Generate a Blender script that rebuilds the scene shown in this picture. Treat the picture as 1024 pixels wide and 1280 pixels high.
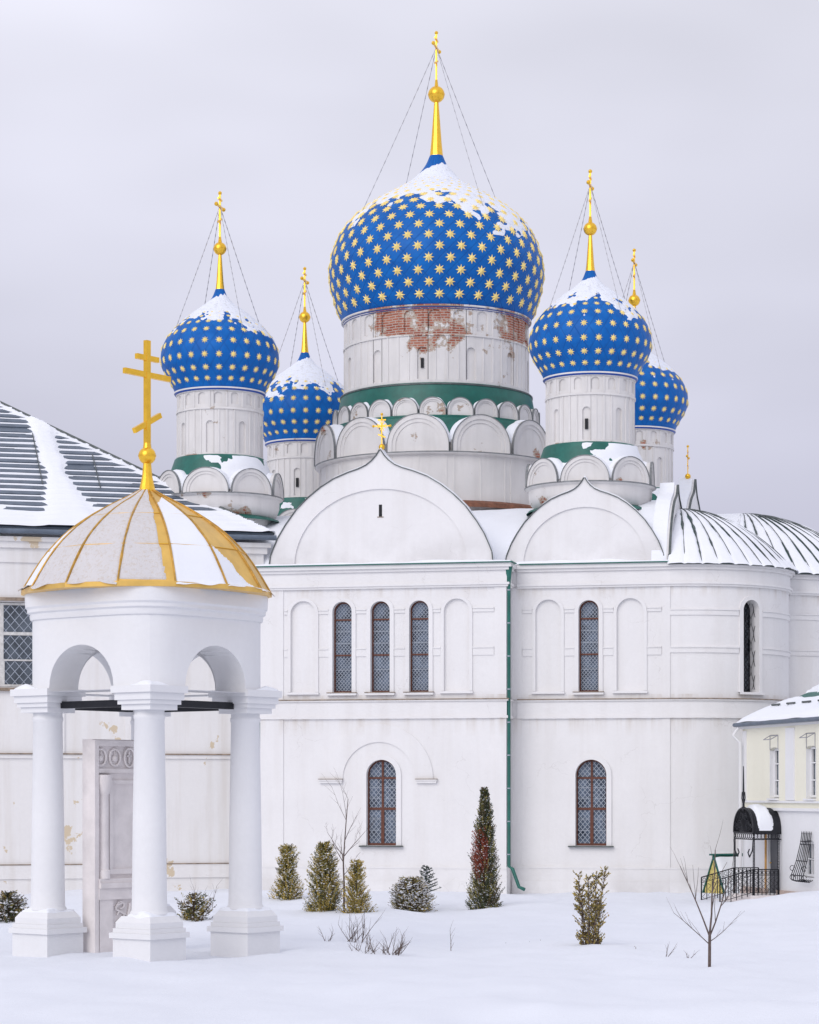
import bpy, math, random
from mathutils import Vector, Matrix, noise

# ------------------------------------------------------------------ camera, sky, sun, exposure
scene = bpy.context.scene
for o in list(bpy.data.objects): bpy.data.objects.remove(o, do_unlink=True)
COL = scene.collection
F, ZC = 3000.0, 3.125                      # focal length in photo pixels, eye height in metres
cam_d = bpy.data.cameras.new('camera'); cam = bpy.data.objects.new('camera', cam_d); COL.objects.link(cam)
cam.location = (0, 0, ZC); cam.rotation_euler = (math.radians(90), 0, 0)
cam_d.sensor_fit = 'HORIZONTAL'; cam_d.sensor_width = 36.0; cam_d.lens = F / 1024 * 36
cam_d.shift_y = (990 - 640) / 1024; cam_d.clip_start = 1.0; cam_d.clip_end = 6000
scene.camera = cam
scene.render.resolution_x = 819; scene.render.resolution_y = 1024
vs = scene.view_settings
vs.view_transform = 'Standard'; vs.look = 'None'; vs.gamma = 1.0; vs.exposure = 0.18; vs.use_curve_mapping = False

SUN_EL, SUN_AZ = math.radians(30), math.radians(-150)   # azimuth measured from +Y towards +X
world = bpy.data.worlds.new('World'); scene.world = world; world.use_nodes = True
wn, wl = world.node_tree.nodes, world.node_tree.links
wn.clear()
wout = wn.new('ShaderNodeOutputWorld'); wbg = wn.new('ShaderNodeBackground'); wl.new(wbg.outputs[0], wout.inputs[0])
wtc = wn.new('ShaderNodeTexCoord'); wsep = wn.new('ShaderNodeSeparateXYZ'); wl.new(wtc.outputs['Generated'], wsep.inputs[0])
wramp = wn.new('ShaderNodeValToRGB'); wl.new(wsep.outputs[2], wramp.inputs[0])     # overcast: brighter towards the zenith
cr = wramp.color_ramp
cr.elements[0].position = 0.0; cr.elements[0].color = (0.395, 0.39, 0.51, 1)
cr.elements[1].position = 1.0; cr.elements[1].color = (0.73, 0.735, 0.83, 1)
for p, c in ((0.10, (0.485, 0.482, 0.59, 1)), (0.20, (0.60, 0.60, 0.70, 1)), (0.32, (0.70, 0.70, 0.79, 1))):
    e = cr.elements.new(p); e.color = c
wnz = wn.new('ShaderNodeTexNoise'); wnz.inputs['Scale'].default_value = 3.2; wnz.inputs['Detail'].default_value = 3
wmapn = wn.new('ShaderNodeMapping'); wmapn.inputs['Scale'].default_value = (1, 1, 2.6)
wl.new(wtc.outputs['Generated'], wmapn.inputs[0]); wl.new(wmapn.outputs[0], wnz.inputs['Vector'])
wmr = wn.new('ShaderNodeMapRange'); wmr.inputs[1].default_value = 0.3; wmr.inputs[2].default_value = 0.7
wmr.inputs[3].default_value = 0.87; wmr.inputs[4].default_value = 1.12; wl.new(wnz.outputs[0], wmr.inputs[0])
wmul = wn.new('ShaderNodeVectorMath'); wmul.operation = 'SCALE'; wl.new(wramp.outputs[0], wmul.inputs[0]); wl.new(wmr.outputs[0], wmul.inputs['Scale'])
wsky = wn.new('ShaderNodeTexSky'); wsky.sky_type = 'NISHITA'; wsky.sun_disc = False
wsky.sun_elevation = SUN_EL; wsky.sun_rotation = SUN_AZ
wsc = wn.new('ShaderNodeVectorMath'); wsc.operation = 'SCALE'; wsc.inputs['Scale'].default_value = 0.003
wl.new(wsky.outputs[0], wsc.inputs[0])
wadd = wn.new('ShaderNodeVectorMath'); wadd.operation = 'ADD'; wl.new(wmul.outputs[0], wadd.inputs[0]); wl.new(wsc.outputs[0], wadd.inputs[1])
wl.new(wadd.outputs[0], wbg.inputs[0]); wbg.inputs[1].default_value = 1.0

sun_d = bpy.data.lights.new('sun', 'SUN'); sun_d.energy = 1.15; sun_d.angle = math.radians(40); sun_d.color = (1.0, 0.96, 0.92)
sun = bpy.data.objects.new('sun', sun_d); COL.objects.link(sun)
sdir = Vector((math.sin(SUN_AZ) * math.cos(SUN_EL), math.cos(SUN_AZ) * math.cos(SUN_EL), math.sin(SUN_EL)))
sun.rotation_euler = sdir.to_track_quat('Z', 'Y').to_euler(); sun.location = sdir * 60

# ------------------------------------------------------------------ helpers
PI = math.pi
R = math.radians
rnd = random.Random(7)
def nz(x, y, z=0.0): return noise.noise(Vector((x, y, z)))
def fbm(x, y, z=0.0, o=4): return noise.fractal(Vector((x, y, z)), 1.0, 2.0, o)

class NT:
    """small node-tree builder"""
    def __init__(s, name, rough=0.6, metal=0.0, spec=0.5):
        s.m = bpy.data.materials.new(name); s.m.use_nodes = True
        s.n, s.l = s.m.node_tree.nodes, s.m.node_tree.links
        s.b = s.n['Principled BSDF']; s.b.inputs['Roughness'].default_value = rough
        s.b.inputs['Metallic'].default_value = metal; s.b.inputs['Specular IOR Level'].default_value = spec
        s.tc = s.n.new('ShaderNodeTexCoord')
    def put(s, v, sock):
        if hasattr(v, 'is_output'): s.l.new(v, sock)
        elif isinstance(v, tuple): sock.default_value = v if len(v) == 4 or sock.type == 'VECTOR' else v + (1,)
        else: sock.default_value = v
    def noise(s, scale, detail=4, rough=0.55, vec=None, stretch=None):
        v = vec or s.tc.outputs['Object']
        if stretch:
            m = s.n.new('ShaderNodeMapping'); m.inputs['Scale'].default_value = stretch; s.l.new(v, m.inputs[0]); v = m.outputs[0]
        t = s.n.new('ShaderNodeTexNoise'); t.inputs['Scale'].default_value = scale; t.inputs['Detail'].default_value = detail
        t.inputs['Roughness'].default_value = rough; s.l.new(v, t.inputs['Vector']); return t.outputs[0]
    def rng(s, v, a, b, c=0.0, d=1.0):
        t = s.n.new('ShaderNodeMapRange'); t.inputs[1].default_value = a; t.inputs[2].default_value = b
        t.inputs[3].default_value = c; t.inputs[4].default_value = d; s.l.new(v, t.inputs[0]); return t.outputs[0]
    def mix(s, f, a, b):
        t = s.n.new('ShaderNodeMix'); t.data_type = 'RGBA'; s.put(f, t.inputs[0]); s.put(a, t.inputs[6]); s.put(b, t.inputs[7]); return t.outputs[2]
    def math(s, op, a, b=0.0, c=0.0):
        t = s.n.new('ShaderNodeMath'); t.operation = op; s.put(a, t.inputs[0]); s.put(b, t.inputs[1]); s.put(c, t.inputs[2]); return t.outputs[0]
    def xyz(s, v):
        t = s.n.new('ShaderNodeSeparateXYZ'); s.l.new(v, t.inputs[0]); return t.outputs
    def bump(s, h, strength=0.3, dist=0.02):
        t = s.n.new('ShaderNodeBump'); t.inputs['Strength'].default_value = strength; t.inputs['Distance'].default_value = dist
        s.l.new(h, t.inputs['Height']); s.l.new(t.outputs[0], s.b.inputs['Normal'])
    def color(s, v): s.put(v, s.b.inputs['Base Color']); return s.m

def m_plain(name, col, rough=0.6, metal=0.0, var=0.12, scale=6.0, bump=0.0):
    t = NT(name, rough, metal)
    n = t.noise(scale, 5)
    dark = tuple(c * (1 - var) for c in col); lite = tuple(min(1, c * (1 + var)) for c in col)
    t.color(t.mix(t.rng(n, .3, .7), dark, lite))
    if bump: t.bump(t.noise(scale * 6, 4), bump, 0.01)
    return t.m

def m_wall(name, base, stain, amt, peel=None, peel_thr=.7, ledges=()):
    """limewashed plaster with soft patches, rain streaks and small flaked spots"""
    t = NT(name, 0.9, spec=0.2)
    big = t.noise(.55, 5); streak = t.noise(1.0, 5, vec=None, stretch=(2.2, 2.2, .16)); fine = t.noise(9, 6)
    c = t.mix(t.rng(big, .35, .7), base, tuple(b * .955 for b in base))
    c = t.mix(t.rng(streak, .48, .8, 0, amt), c, stain)
    c = t.mix(t.rng(fine, .35, .75, 0, .12), c, tuple(b * .8 for b in base))
    if peel:
        pn = t.noise(.9, 7, .62); pm = t.rng(pn, peel_thr, peel_thr + .012)
        c = t.mix(pm, c, peel)
    if ledges:                                            # rust and damp runs below the ledges, splash zone at the foot
        zz = t.xyz(t.tc.outputs['Object'])[2]; run = t.noise(1.0, 6, .6, stretch=(3.4, 3.4, .22)); wet = t.noise(.8, 5, .6)
        for z1, ln in ledges:
            inr = t.math('MULTIPLY', t.rng(zz, z1-ln, z1-.02), t.math('LESS_THAN', zz, z1))
            c = t.mix(t.math('MULTIPLY', t.math('MULTIPLY', inr, t.rng(run, .46, .70)), .5), c, (.50, .43, .35))
        c = t.mix(t.math('MULTIPLY', t.rng(zz, 1.1, .1), t.rng(wet, .42, .62, 0, .45)), c, (.55, .53, .52))
        cr_ = t.n.new('ShaderNodeTexVoronoi'); cr_.feature = 'DISTANCE_TO_EDGE'; cr_.inputs['Scale'].default_value = .55
        wv = t.n.new('ShaderNodeVectorMath'); wv.operation = 'ADD'; t.l.new(t.tc.outputs['Object'], wv.inputs[0]); nzc = t.n.new('ShaderNodeTexNoise'); nzc.inputs['Scale'].default_value = 2.0; nzc.inputs['Detail'].default_value = 6
        t.l.new(t.tc.outputs['Object'], nzc.inputs['Vector']); t.l.new(nzc.outputs['Color'], wv.inputs[1]); t.l.new(wv.outputs[0], cr_.inputs['Vector'])
        crack = t.math('MULTIPLY', t.rng(cr_.outputs['Distance'], .0, .006, 1, 0), t.rng(big, .52, .60))
        c = t.mix(t.math('MULTIPLY', crack, .35), c, (.45, .42, .40))
    spots = t.noise(3.1, 6, .7)
    c = t.mix(t.rng(spots, .735, .75, 0, .75), c, (.38, .33, .29))
    t.bump(t.noise(5, 8, .65), .35, .025)
    return t.color(c)

Z_S1_ = 5.42
W_WALL = m_wall('limewashed_plaster', (.80, .79, .79), (.64, .61, .585), .34, ledges=((Z_S1_, .6), (9.47, .4), (6.15, .25)))
W_DRUM = None
W_REF = m_wall('flaking_limewash', (.79, .775, .765), (.58, .53, .47), .55, peel=(.62, .52, .38), peel_thr=.635)
W_GAZ = m_wall('fresh_white_render', (.78, .78, .79), (.70, .70, .71), .25)
W_PALE = m_wall('pale_yellow_render', (.82, .80, .68), (.72, .69, .57), .25)

def m_drum(name, zlo, zhi, amount, thr, rand=False):
    """old whitewash over brick: the coat has come off most near the top band"""
    t = NT(name, 0.92, spec=0.15)
    uv = t.tc.outputs['UV']; s = t.xyz(uv)
    if rand:
        oi = t.n.new('ShaderNodeObjectInfo'); a = t.n.new('ShaderNodeVectorMath'); a.operation = 'ADD'
        cb = t.n.new('ShaderNodeCombineXYZ'); t.l.new(t.math('MULTIPLY', oi.outputs['Random'], 60.0), cb.inputs[0]); t.l.new(t.math('MULTIPLY', oi.outputs['Random'], 173.0), cb.inputs[1])
        t.l.new(uv, a.inputs[0]); t.l.new(cb.outputs[0], a.inputs[1]); uv = a.outputs[0]
    br = t.n.new('ShaderNodeTexBrick'); t.l.new(uv, br.inputs[0])
    br.inputs['Scale'].default_value = 1.0; br.inputs['Brick Width'].default_value = .26; br.inputs['Row Height'].default_value = .085
    br.inputs['Mortar Size'].default_value = .012; br.inputs['Color1'].default_value = (.30, .095, .06, 1)
    br.inputs['Color2'].default_value = (.42, .17, .11, 1); br.inputs['Mortar'].default_value = (.46, .40, .36, 1)
    streak = t.noise(1.4, 5, vec=uv, stretch=(2.0, .25, 1)); big = t.noise(.8, 4, vec=uv)
    c = t.mix(t.rng(big, .35, .7), (.74, .72, .705), (.66, .645, .635))
    c = t.mix(t.rng(streak, .45, .8, 0, .45), c, (.50, .48, .46))
    # where the coat fails
    reg = t.math('MULTIPLY', t.rng(s[1], zlo, zhi), amount)
    if not rand:
        g = t.math('POWER', 2.718, t.math('MULTIPLY', t.math('POWER', t.math('ABSOLUTE', t.math('DIVIDE', t.math('SUBTRACT', s[0], .35), 1.75)), 2.0), -1.0))
        low_ = t.math('MULTIPLY', t.math('MULTIPLY', t.rng(s[1], -.85, -.1), t.rng(g, 0, 1)), .20)
        band = t.math('MULTIPLY', t.rng(s[1], -.04, .02), t.rng(s[0], -2.2, -1.5, -.05, .13))
        reg = t.math('ADD', low_, t.math('MULTIPLY', band, .9))
        reg = t.math('ADD', reg, t.math('MULTIPLY', t.math('MULTIPLY', t.rng(s[0], 3.0, 3.6), t.rng(s[1], -.5, 0)), .10))
    pn = t.noise(1.15, 8, .68, vec=uv); pn2 = t.noise(.42, 2, vec=uv)
    m = t.math('ADD', t.math('ADD', pn, reg), t.math('MULTIPLY', pn2, .55))
    lime = t.rng(m, thr - .035, thr - .025); brick = t.rng(m, thr + .005, thr + .02)
    c = t.mix(lime, c, (.47, .395, .33)); c = t.mix(brick, c, br.outputs[0])
    h = t.math('SUBTRACT', t.math('MULTIPLY', t.noise(6, 7, vec=uv), .4), t.math('MULTIPLY', lime, .8))
    t.bump(h, .5, .03)
    return t.color(c)
W_DRUM_BIG = m_drum('old_drum_plaster', -1.0, .7, .25, .985)
W_DRUM = m_drum('old_drum_plaster_worn', -1.2, -1.9, .16, .995, True)
W_KOK = m_drum('kokoshnik_plaster', 0.0, 1.0, .0, .955, True)

def m_snow(name, base=(.86, .88, .925), bump=.35, scale=3.0, gold=0.0):
    t = NT(name, 0.85, spec=0.15)
    n = t.noise(scale * .3, 4); f = t.noise(scale * 9, 6, .7)
    c = t.mix(t.rng(n, .3, .7), base, tuple(b * .965 for b in base))
    if gold:
        g = t.noise(14, 6, .75)
        c = t.mix(t.rng(g, .50, .70, 0, gold), c, (.55, .40, .22))
    t.bump(t.math('ADD', f, t.math('MULTIPLY', n, 1.5)), bump, .03)
    return t.color(c)
SNOW = m_snow('fresh_snow')
SNOW_GROUND = m_snow('snow_field', (.79, .815, .875), .4, 1.2)
SNOW_CRUST = m_snow('thin_wind_snow', (.80, .775, .78), 1.0, 7.0, gold=.42)

def m_dust():
    t = NT('snow_dusting', .85, spec=.2)
    f = t.noise(7, 6, .7); g = t.noise(26, 4, .7)
    t.color(t.mix(t.rng(f, .3, .7), (.84, .86, .91), (.74, .78, .88)))
    a = t.math('ADD', t.math('MULTIPLY', f, .65), t.math('MULTIPLY', g, .35))
    t.l.new(t.rng(a, .36, .50, .72, 1), t.b.inputs['Alpha']); t.bump(g, .4, .02)
    return t.m
SNOW_DUST = m_dust()
def m_blue():
    t = NT('blue_dome_paint', 0.45, spec=0.18)
    uv = t.tc.outputs['UV']; s = t.xyz(uv)
    def lines(v): return t.math('SUBTRACT', .5, t.math('ABSOLUTE', t.math('SUBTRACT', t.math('FRACT', v), .5)))
    a = lines(t.math('ADD', s[0], t.math('MULTIPLY', s[1], .5))); b = lines(t.math('SUBTRACT', s[0], t.math('MULTIPLY', s[1], .5)))
    seam = t.rng(t.math('MINIMUM', a, b), 0, .06)
    cell = t.noise(1.1, 3, vec=uv); big = t.noise(.9, 5)
    c = t.mix(t.rng(cell, .3, .7), (.002, .098, .38), (.004, .145, .50))
    c = t.mix(t.rng(big, .4, .8, 0, .5), c, (.002, .075, .31))
    c = t.mix(t.rng(seam, 0, 1, .35, 0), c, (.002, .03, .16))
    t.bump(seam, .4, .02)
    return t.color(c)
BLUE = m_blue()
BLUE_RIM = m_plain('blue_rim_paint', (.004, .05, .30), .4)
GOLD = m_plain('gilding', (.93, .55, .055), .30, .85, .10, 8, .15)
GOLD_STAR = m_plain('star_gilding', (.95, .71, .26), .5, .12, .16, 3)
GOLD_PAINT = m_plain('gold_sheet', (.74, .47, .12), .38, .55, .12, 3, .1)
GOLD_EDGE = m_plain('gold_edging', (.80, .47, .05), .4, .6, .18, 5)
RIBM = m_plain('weathered_gilt_rib', (.52, .30, .06), .45, .5, .3, 9)
APSEM = m_plain('weathered_green_sheet', (.035, .085, .078), .5, .1, .3, 4)
GREEN = m_plain('green_roof_paint', (.008, .115, .09), .45, 0, .2, 3)
EDGE = m_plain('dark_metal_edging', (.10, .115, .115), .55, .3, .3, 4)
EDGE2 = m_plain('grey_metal_edging', (.22, .23, .235), .55, .2, .3, 4)
ROOFGREY = m_plain('grey_roof_sheet', (.125, .155, .20), .5, .3, .2, 3)
RUST = m_plain('rusty_flashing', (.20, .085, .05), .8, 0, .35, 6)
FLASH = m_plain('weathered_flashing', (.26, .20, .15), .8, 0, .45, 5)
DARK = m_plain('dark_opening', (.012, .013, .016), .8)
IRON = m_plain('black_iron', (.016, .017, .022), .5, .4)
BROWN = m_plain('brown_window_wood', (.11, .030, .014), .55, 0, .3, 9)
WHITEWOOD = m_plain('old_white_wood', (.58, .57, .55), .7, 0, .2, 9)
LATT = m_plain('pale_lattice', (.36, .40, .46), .5, .2, .1)
STONE = m_plain('carved_pinkish_stone', (.76, .715, .705), .85, 0, .09, 3, .25)
PINK = m_plain('foundation_tile', (.50, .40, .35), .8, 0, .12, 5, .2)
YEL = m_plain('yellow_hut_paint', (.60, .50, .17), .7, 0, .2, 6)
OCHRE = m_plain('ochre_wood', (.55, .30, .09), .6, 0, .2, 6)
BARK = m_plain('bark', (.115, .085, .075), .9, 0, .35, 20)
CHAIN = m_plain('chain_steel', (.33, .33, .36), .5, .3)
DOORM = m_plain('dark_grey_door', (.07, .075, .09), .5)
L_OLIVE = m_plain('foliage_olive', (.25, .215, .055), .75, 0, .3, 14)
L_YEL = m_plain('foliage_yellowed', (.46, .34, .085), .75, 0, .3, 14)
L_GREEN = m_plain('foliage_dark_green', (.05, .062, .026), .75, 0, .35, 14)
L_RED = m_plain('foliage_rust_red', (.25, .055, .028), .75, 0, .3, 14)
L_BROWN = m_plain('foliage_brown', (.11, .075, .04), .75, 0, .35, 14)
L_BLUEG = m_plain('foliage_grey_green', (.055, .075, .065), .75, 0, .3, 14)

def m_glass(name, a, b):
    t = NT(name, .12, spec=.6)
    n = t.noise(1.5, 6, .65); t.color(t.mix(t.rng(n, .40, .60), a, b)); return t.m
GLASS = m_glass('window_glass', (.025, .035, .055), (.15, .195, .27))
GLASS_DARK = m_glass('old_window_glass', (.045, .055, .065), (.10, .12, .145))

# ---- mesh building
class MB:
    def __init__(s): s.v = []; s.f = []; s.fm = []; s.uv = None
    def vert(s, p): s.v.append(tuple(p)); return len(s.v) - 1
    def face(s, idx, m=0): s.f.append(tuple(idx)); s.fm.append(m)
    def quad(s, a, b, c, d, m=0):
        i = len(s.v); s.v += [tuple(a), tuple(b), tuple(c), tuple(d)]; s.f.append((i, i+1, i+2, i+3)); s.fm.append(m)
    def box(s, x0, x1, y0, y1, z0, z1, m=0):
        i = len(s.v)
        s.v += [(x0,y0,z0),(x1,y0,z0),(x1,y1,z0),(x0,y1,z0),(x0,y0,z1),(x1,y0,z1),(x1,y1,z1),(x0,y1,z1)]
        for f in ((0,3,2,1),(4,5,6,7),(0,1,5,4),(1,2,6,5),(2,3,7,6),(3,0,4,7)):
            s.f.append(tuple(i+k for k in f)); s.fm.append(m)
    def tube(s, pts, radii, n=6, m=0, cap=True, phase=0.0):
        pts = [Vector(p) for p in pts]
        if not hasattr(radii, '__len__'): radii = [radii] * len(pts)
        base = len(s.v); prev = None
        for k, p in enumerate(pts):
            d = (pts[min(k+1, len(pts)-1)] - pts[max(k-1, 0)]).normalized()
            if prev is None:
                a = d.orthogonal().normalized() if abs(d.z) < .99 else Vector((1,0,0))
                if abs(d.z) < .99: a = d.cross(Vector((0,0,1))).normalized()
            else: a = (prev - d * prev.dot(d)).normalized()
            prev = a; b = d.cross(a)
            for j in range(n):
                t = 2*PI*j/n + phase; s.v.append(tuple(p + (a*math.cos(t) + b*math.sin(t)) * radii[k]))
        for k in range(len(pts)-1):
            for j in range(n):
                s.face((base+k*n+j, base+k*n+(j+1)%n, base+(k+1)*n+(j+1)%n, base+(k+1)*n+j), m)
        if cap:
            s.face([base+j for j in range(n)][::-1], m); s.face([base+(len(pts)-1)*n+j for j in range(n)], m)
    def bar(s, a, b, w, h=None, up=(0,0,1), m=0):
        """rectangular bar from a to b"""
        a, b = Vector(a), Vector(b); h = h or w; d = (b-a).normalized(); up = Vector(up)
        x = d.cross(up)
        if x.length < 1e-4: x = d.cross(Vector((1,0,0)))
        x.normalize(); y = x.cross(d)
        i = len(s.v)
        for p in (a, b):
            for sx, sy in ((-1,-1),(1,-1),(1,1),(-1,1)): s.v.append(tuple(p + x*sx*w/2 + y*sy*h/2))
        for f in ((0,1,2,3),(7,6,5,4),(0,4,5,1),(1,5,6,2),(2,6,7,3),(3,7,4,0)): s.face([i+k for k in f], m)
    def sphere(s, c, r, n=16, k=10, m=0, sz=1.0):
        base = len(s.v)
        for i in range(k+1):
            t = PI*i/k
            for j in range(n):
                a = 2*PI*j/n; s.v.append((c[0]+r*math.sin(t)*math.cos(a), c[1]+r*math.sin(t)*math.sin(a), c[2]-r*sz*math.cos(t)))
        for i in range(k):
            for j in range(n): s.face((base+i*n+j, base+i*n+(j+1)%n, base+(i+1)*n+(j+1)%n, base+(i+1)*n+j), m)

def obj(name, mb, mats, parent=None, loc=(0,0,0), rot=(0,0,0), smooth=None, weld=False):
    me = bpy.data.meshes.new(name)
    me.from_pydata(mb.v, [], mb.f)
    if not isinstance(mats, (list, tuple)): mats = [mats]
    for m in mats: me.materials.append(m)
    if len(mats) > 1: me.polygons.foreach_set('material_index', mb.fm)
    if mb.uv:
        ul = me.uv_layers.new(name='UVMap'); li = [0]*len(me.loops); me.loops.foreach_get('vertex_index', li)
        flat = []
        for i in li: flat += mb.uv[i]
        ul.data.foreach_set('uv', flat)
    if weld:
        import bmesh
        b = bmesh.new(); b.from_mesh(me); bmesh.ops.remove_doubles(b, verts=b.verts, dist=.0008)
        bmesh.ops.recalc_face_normals(b, faces=b.faces); b.to_mesh(me); b.free()
    if smooth is not None:
        me.shade_smooth(); me.set_sharp_from_angle(angle=R(smooth))
    me.update()
    return link(name, me, parent, loc, rot)
def link(name, data, parent=None, loc=(0,0,0), rot=(0,0,0), mat=None):
    o = bpy.data.objects.new(name, data); COL.objects.link(o); o.parent = parent
    if mat is not None: o.matrix_local = mat
    else: o.location = loc; o.rotation_euler = rot
    return o
def tag(o, label=None, cat=None, group=None, kind=None):
    if label: o['label'] = label
    if cat: o['category'] = cat
    if group: o['group'] = group
    if kind: o['kind'] = kind
    return o
def thing(name, label, cat, loc=(0,0,0), rz=0.0, group=None):
    return tag(link(name, None, None, loc, (0,0,rz)), label, cat, group)
def copy_tree(o, parent=None, loc=None, rot=None):
    c = o.copy(); COL.objects.link(c); c.parent = parent
    if loc is not None: c.location = loc
    if rot is not None: c.rotation_euler = rot
    for ch in list(o.children): copy_tree(ch, c)
    return c

def lathe(profile, seg, a0=-PI, a1=PI, uvr=1.0, uvn=None):
    """profile [(r,z)] turned from angle a0 to a1; uv = (arc length, z) or (angle*uvn, row)"""
    mb = MB(); full = abs(a1-a0-2*PI) < 1e-6; mb.uv = []
    for i, (r, z) in enumerate(profile):
        for j in range(seg+1):
            a = a0 + (a1-a0)*j/seg; mb.v.append((r*math.cos(a), r*math.sin(a), z))
            mb.uv.append((a*uvn/(2*PI), i*.25) if uvn else (a*uvr, z))
    for i in range(len(profile)-1):
        for j in range(seg):
            k = i*(seg+1)+j; mb.face((k, k+1, k+seg+2, k+seg+1))
    return mb

def interp(tab, x):
    if x <= tab[0][0]: return tab[0][1]
    for (a, b), (c, d) in zip(tab, tab[1:]):
        if x <= c: return b + (d-b)*(x-a)/(c-a)
    return tab[-1][1]
def smooth_profile(pts, n):
    """Catmull-Rom resample of [(r,z)]"""
    out = []; P = [pts[0]] + pts + [pts[-1]]
    for i in range(1, len(P)-2):
        for k in range(n):
            t = k/n
            out.append(tuple(.5*((2*P[i][c]) + (-P[i-1][c]+P[i+1][c])*t + (2*P[i-1][c]-5*P[i][c]+4*P[i+1][c]-P[i+2][c])*t*t + (-P[i-1][c]+3*P[i][c]-3*P[i+1][c]+P[i+2][c])*t**3) for c in (0,1)))
    out.append(pts[-1]); return out

def snow_patch(fn, ns, nt, wrap=False):
    """fn(s,t) -> (point, normal, thickness); cells without snow are left out, edges dip under the surface"""
    mb = MB(); th = []
    for i in range(ns+1):
        for j in range(nt+1):
            p, n, t = fn(i/ns, j/nt); th.append(t)
            q = Vector(p) + Vector(n) * max(t, -.03); mb.v.append(tuple(q))
    for i in range(ns):
        for j in range(nt):
            k = (i*(nt+1)+j, (i+1)*(nt+1)+j, (i+1)*(nt+1)+j+1, i*(nt+1)+j+1)
            if max(th[q] for q in k) > 0: mb.face(k)
    used = {}
    for f in mb.f:
        for q in f: used.setdefault(q, len(used))
    v = [None]*len(used)
    for q, w in used.items(): v[w] = mb.v[q]
    mb.v = v; mb.f = [tuple(used[q] for q in f) for f in mb.f]
    return mb

# ---- walls cut by openings (works on flat and on curved walls)
class Op:
    def __init__(s, c, w, zb, zs, depth, back=False, rise=None):
        s.c, s.w, s.zb, s.zs, s.depth, s.back = c, w, zb, zs, depth, back
        s.rise = w if rise is None else rise
    def top(s, x):
        q = 1 - ((x-s.c)/s.w)**2
        return s.zs + s.rise*math.sqrt(max(0, q))
def wall(mapf, s0, s1, z0, z1, ops=(), step=None, top=None, uvf=None):
    mb = MB(); ss = {round(s0,5), round(s1,5)}
    for o in ops:
        for k in range(17): ss.add(round(o.c - o.w*math.cos(PI*k/16), 5))
    if step:
        n = max(1, int(abs(s1-s0)/step))
        for k in range(1, n): ss.add(round(s0+(s1-s0)*k/n, 5))
    ss = sorted(x for x in ss if s0-2e-5 <= x <= s1+2e-5)
    def q(a, za, b, zb_, c, zc, d, zd, dep=0.0): mb.quad(mapf(a,za,dep), mapf(b,zb_,dep), mapf(c,zc,dep), mapf(d,zd,dep))
    for a, b in zip(ss, ss[1:]):
        if b-a < 1e-5: continue
        m = (a+b)/2; cov = sorted((o for o in ops if o.c-o.w < m < o.c+o.w), key=lambda o: o.zb)
        la = lb = z0
        for o in cov:
            if o.zb > la + 1e-5: q(a, la, b, lb, b, o.zb, a, o.zb)
            la, lb = o.top(a), o.top(b)
            mb.quad(mapf(a,o.zb,0), mapf(b,o.zb,0), mapf(b,o.zb,o.depth), mapf(a,o.zb,o.depth))
            mb.quad(mapf(a,la,o.depth), mapf(b,lb,o.depth), mapf(b,lb,0), mapf(a,la,0))
            if o.back: q(a, o.zb, b, o.zb, b, lb, a, la, o.depth)
        q(a, la, b, lb, b, z1, a, z1)
    for o in ops:
        for x in (o.c-o.w, o.c+o.w):
            mb.quad(mapf(x,o.zb,0), mapf(x,o.zs,0), mapf(x,o.zs,o.depth), mapf(x,o.zb,o.depth))
    return mb
def arch_band(mb, mapf, c, wi, wo, zb, zs, proud, n=18, legs=True):
    """raised band round an arched opening"""
    path = []
    if legs: path.append((c-wi, zb, c-wo, zb))
    for k in range(n+1):
        t = PI - PI*k/n; path.append((c+wi*math.cos(t), zs+wi*math.sin(t), c+wo*math.cos(t), zs+wo*math.sin(t)))
    if legs: path.append((c+wi, zb, c+wo, zb))
    for A, B in zip(path, path[1:]):
        i0, i1 = (A[0],A[1]), (B[0],B[1]); o0, o1 = (A[2],A[3]), (B[2],B[3])
        M = lambda p, d: mapf(p[0], p[1], d)
        mb.quad(M(i0,-proud), M(i1,-proud), M(o1,-proud), M(o0,-proud))
        mb.quad(M(o0,-proud), M(o1,-proud), M(o1,.02), M(o0,.02))
        mb.quad(M(i0,.02), M(i1,.02), M(i1,-proud), M(i0,-proud))
    for k in (0, -1):
        A = path[k]; mb.quad(mapf(A[0],A[1],-proud), mapf(A[2],A[3],-proud), mapf(A[2],A[3],.02), mapf(A[0],A[1],.02))
def inside_arch(x, z, w, zb, zs, m=0.0):
    if abs(x) > w-m or z < zb+m: return False
    return z <= zs or x*x + (z-zs)**2 <= (w-m)**2
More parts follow.
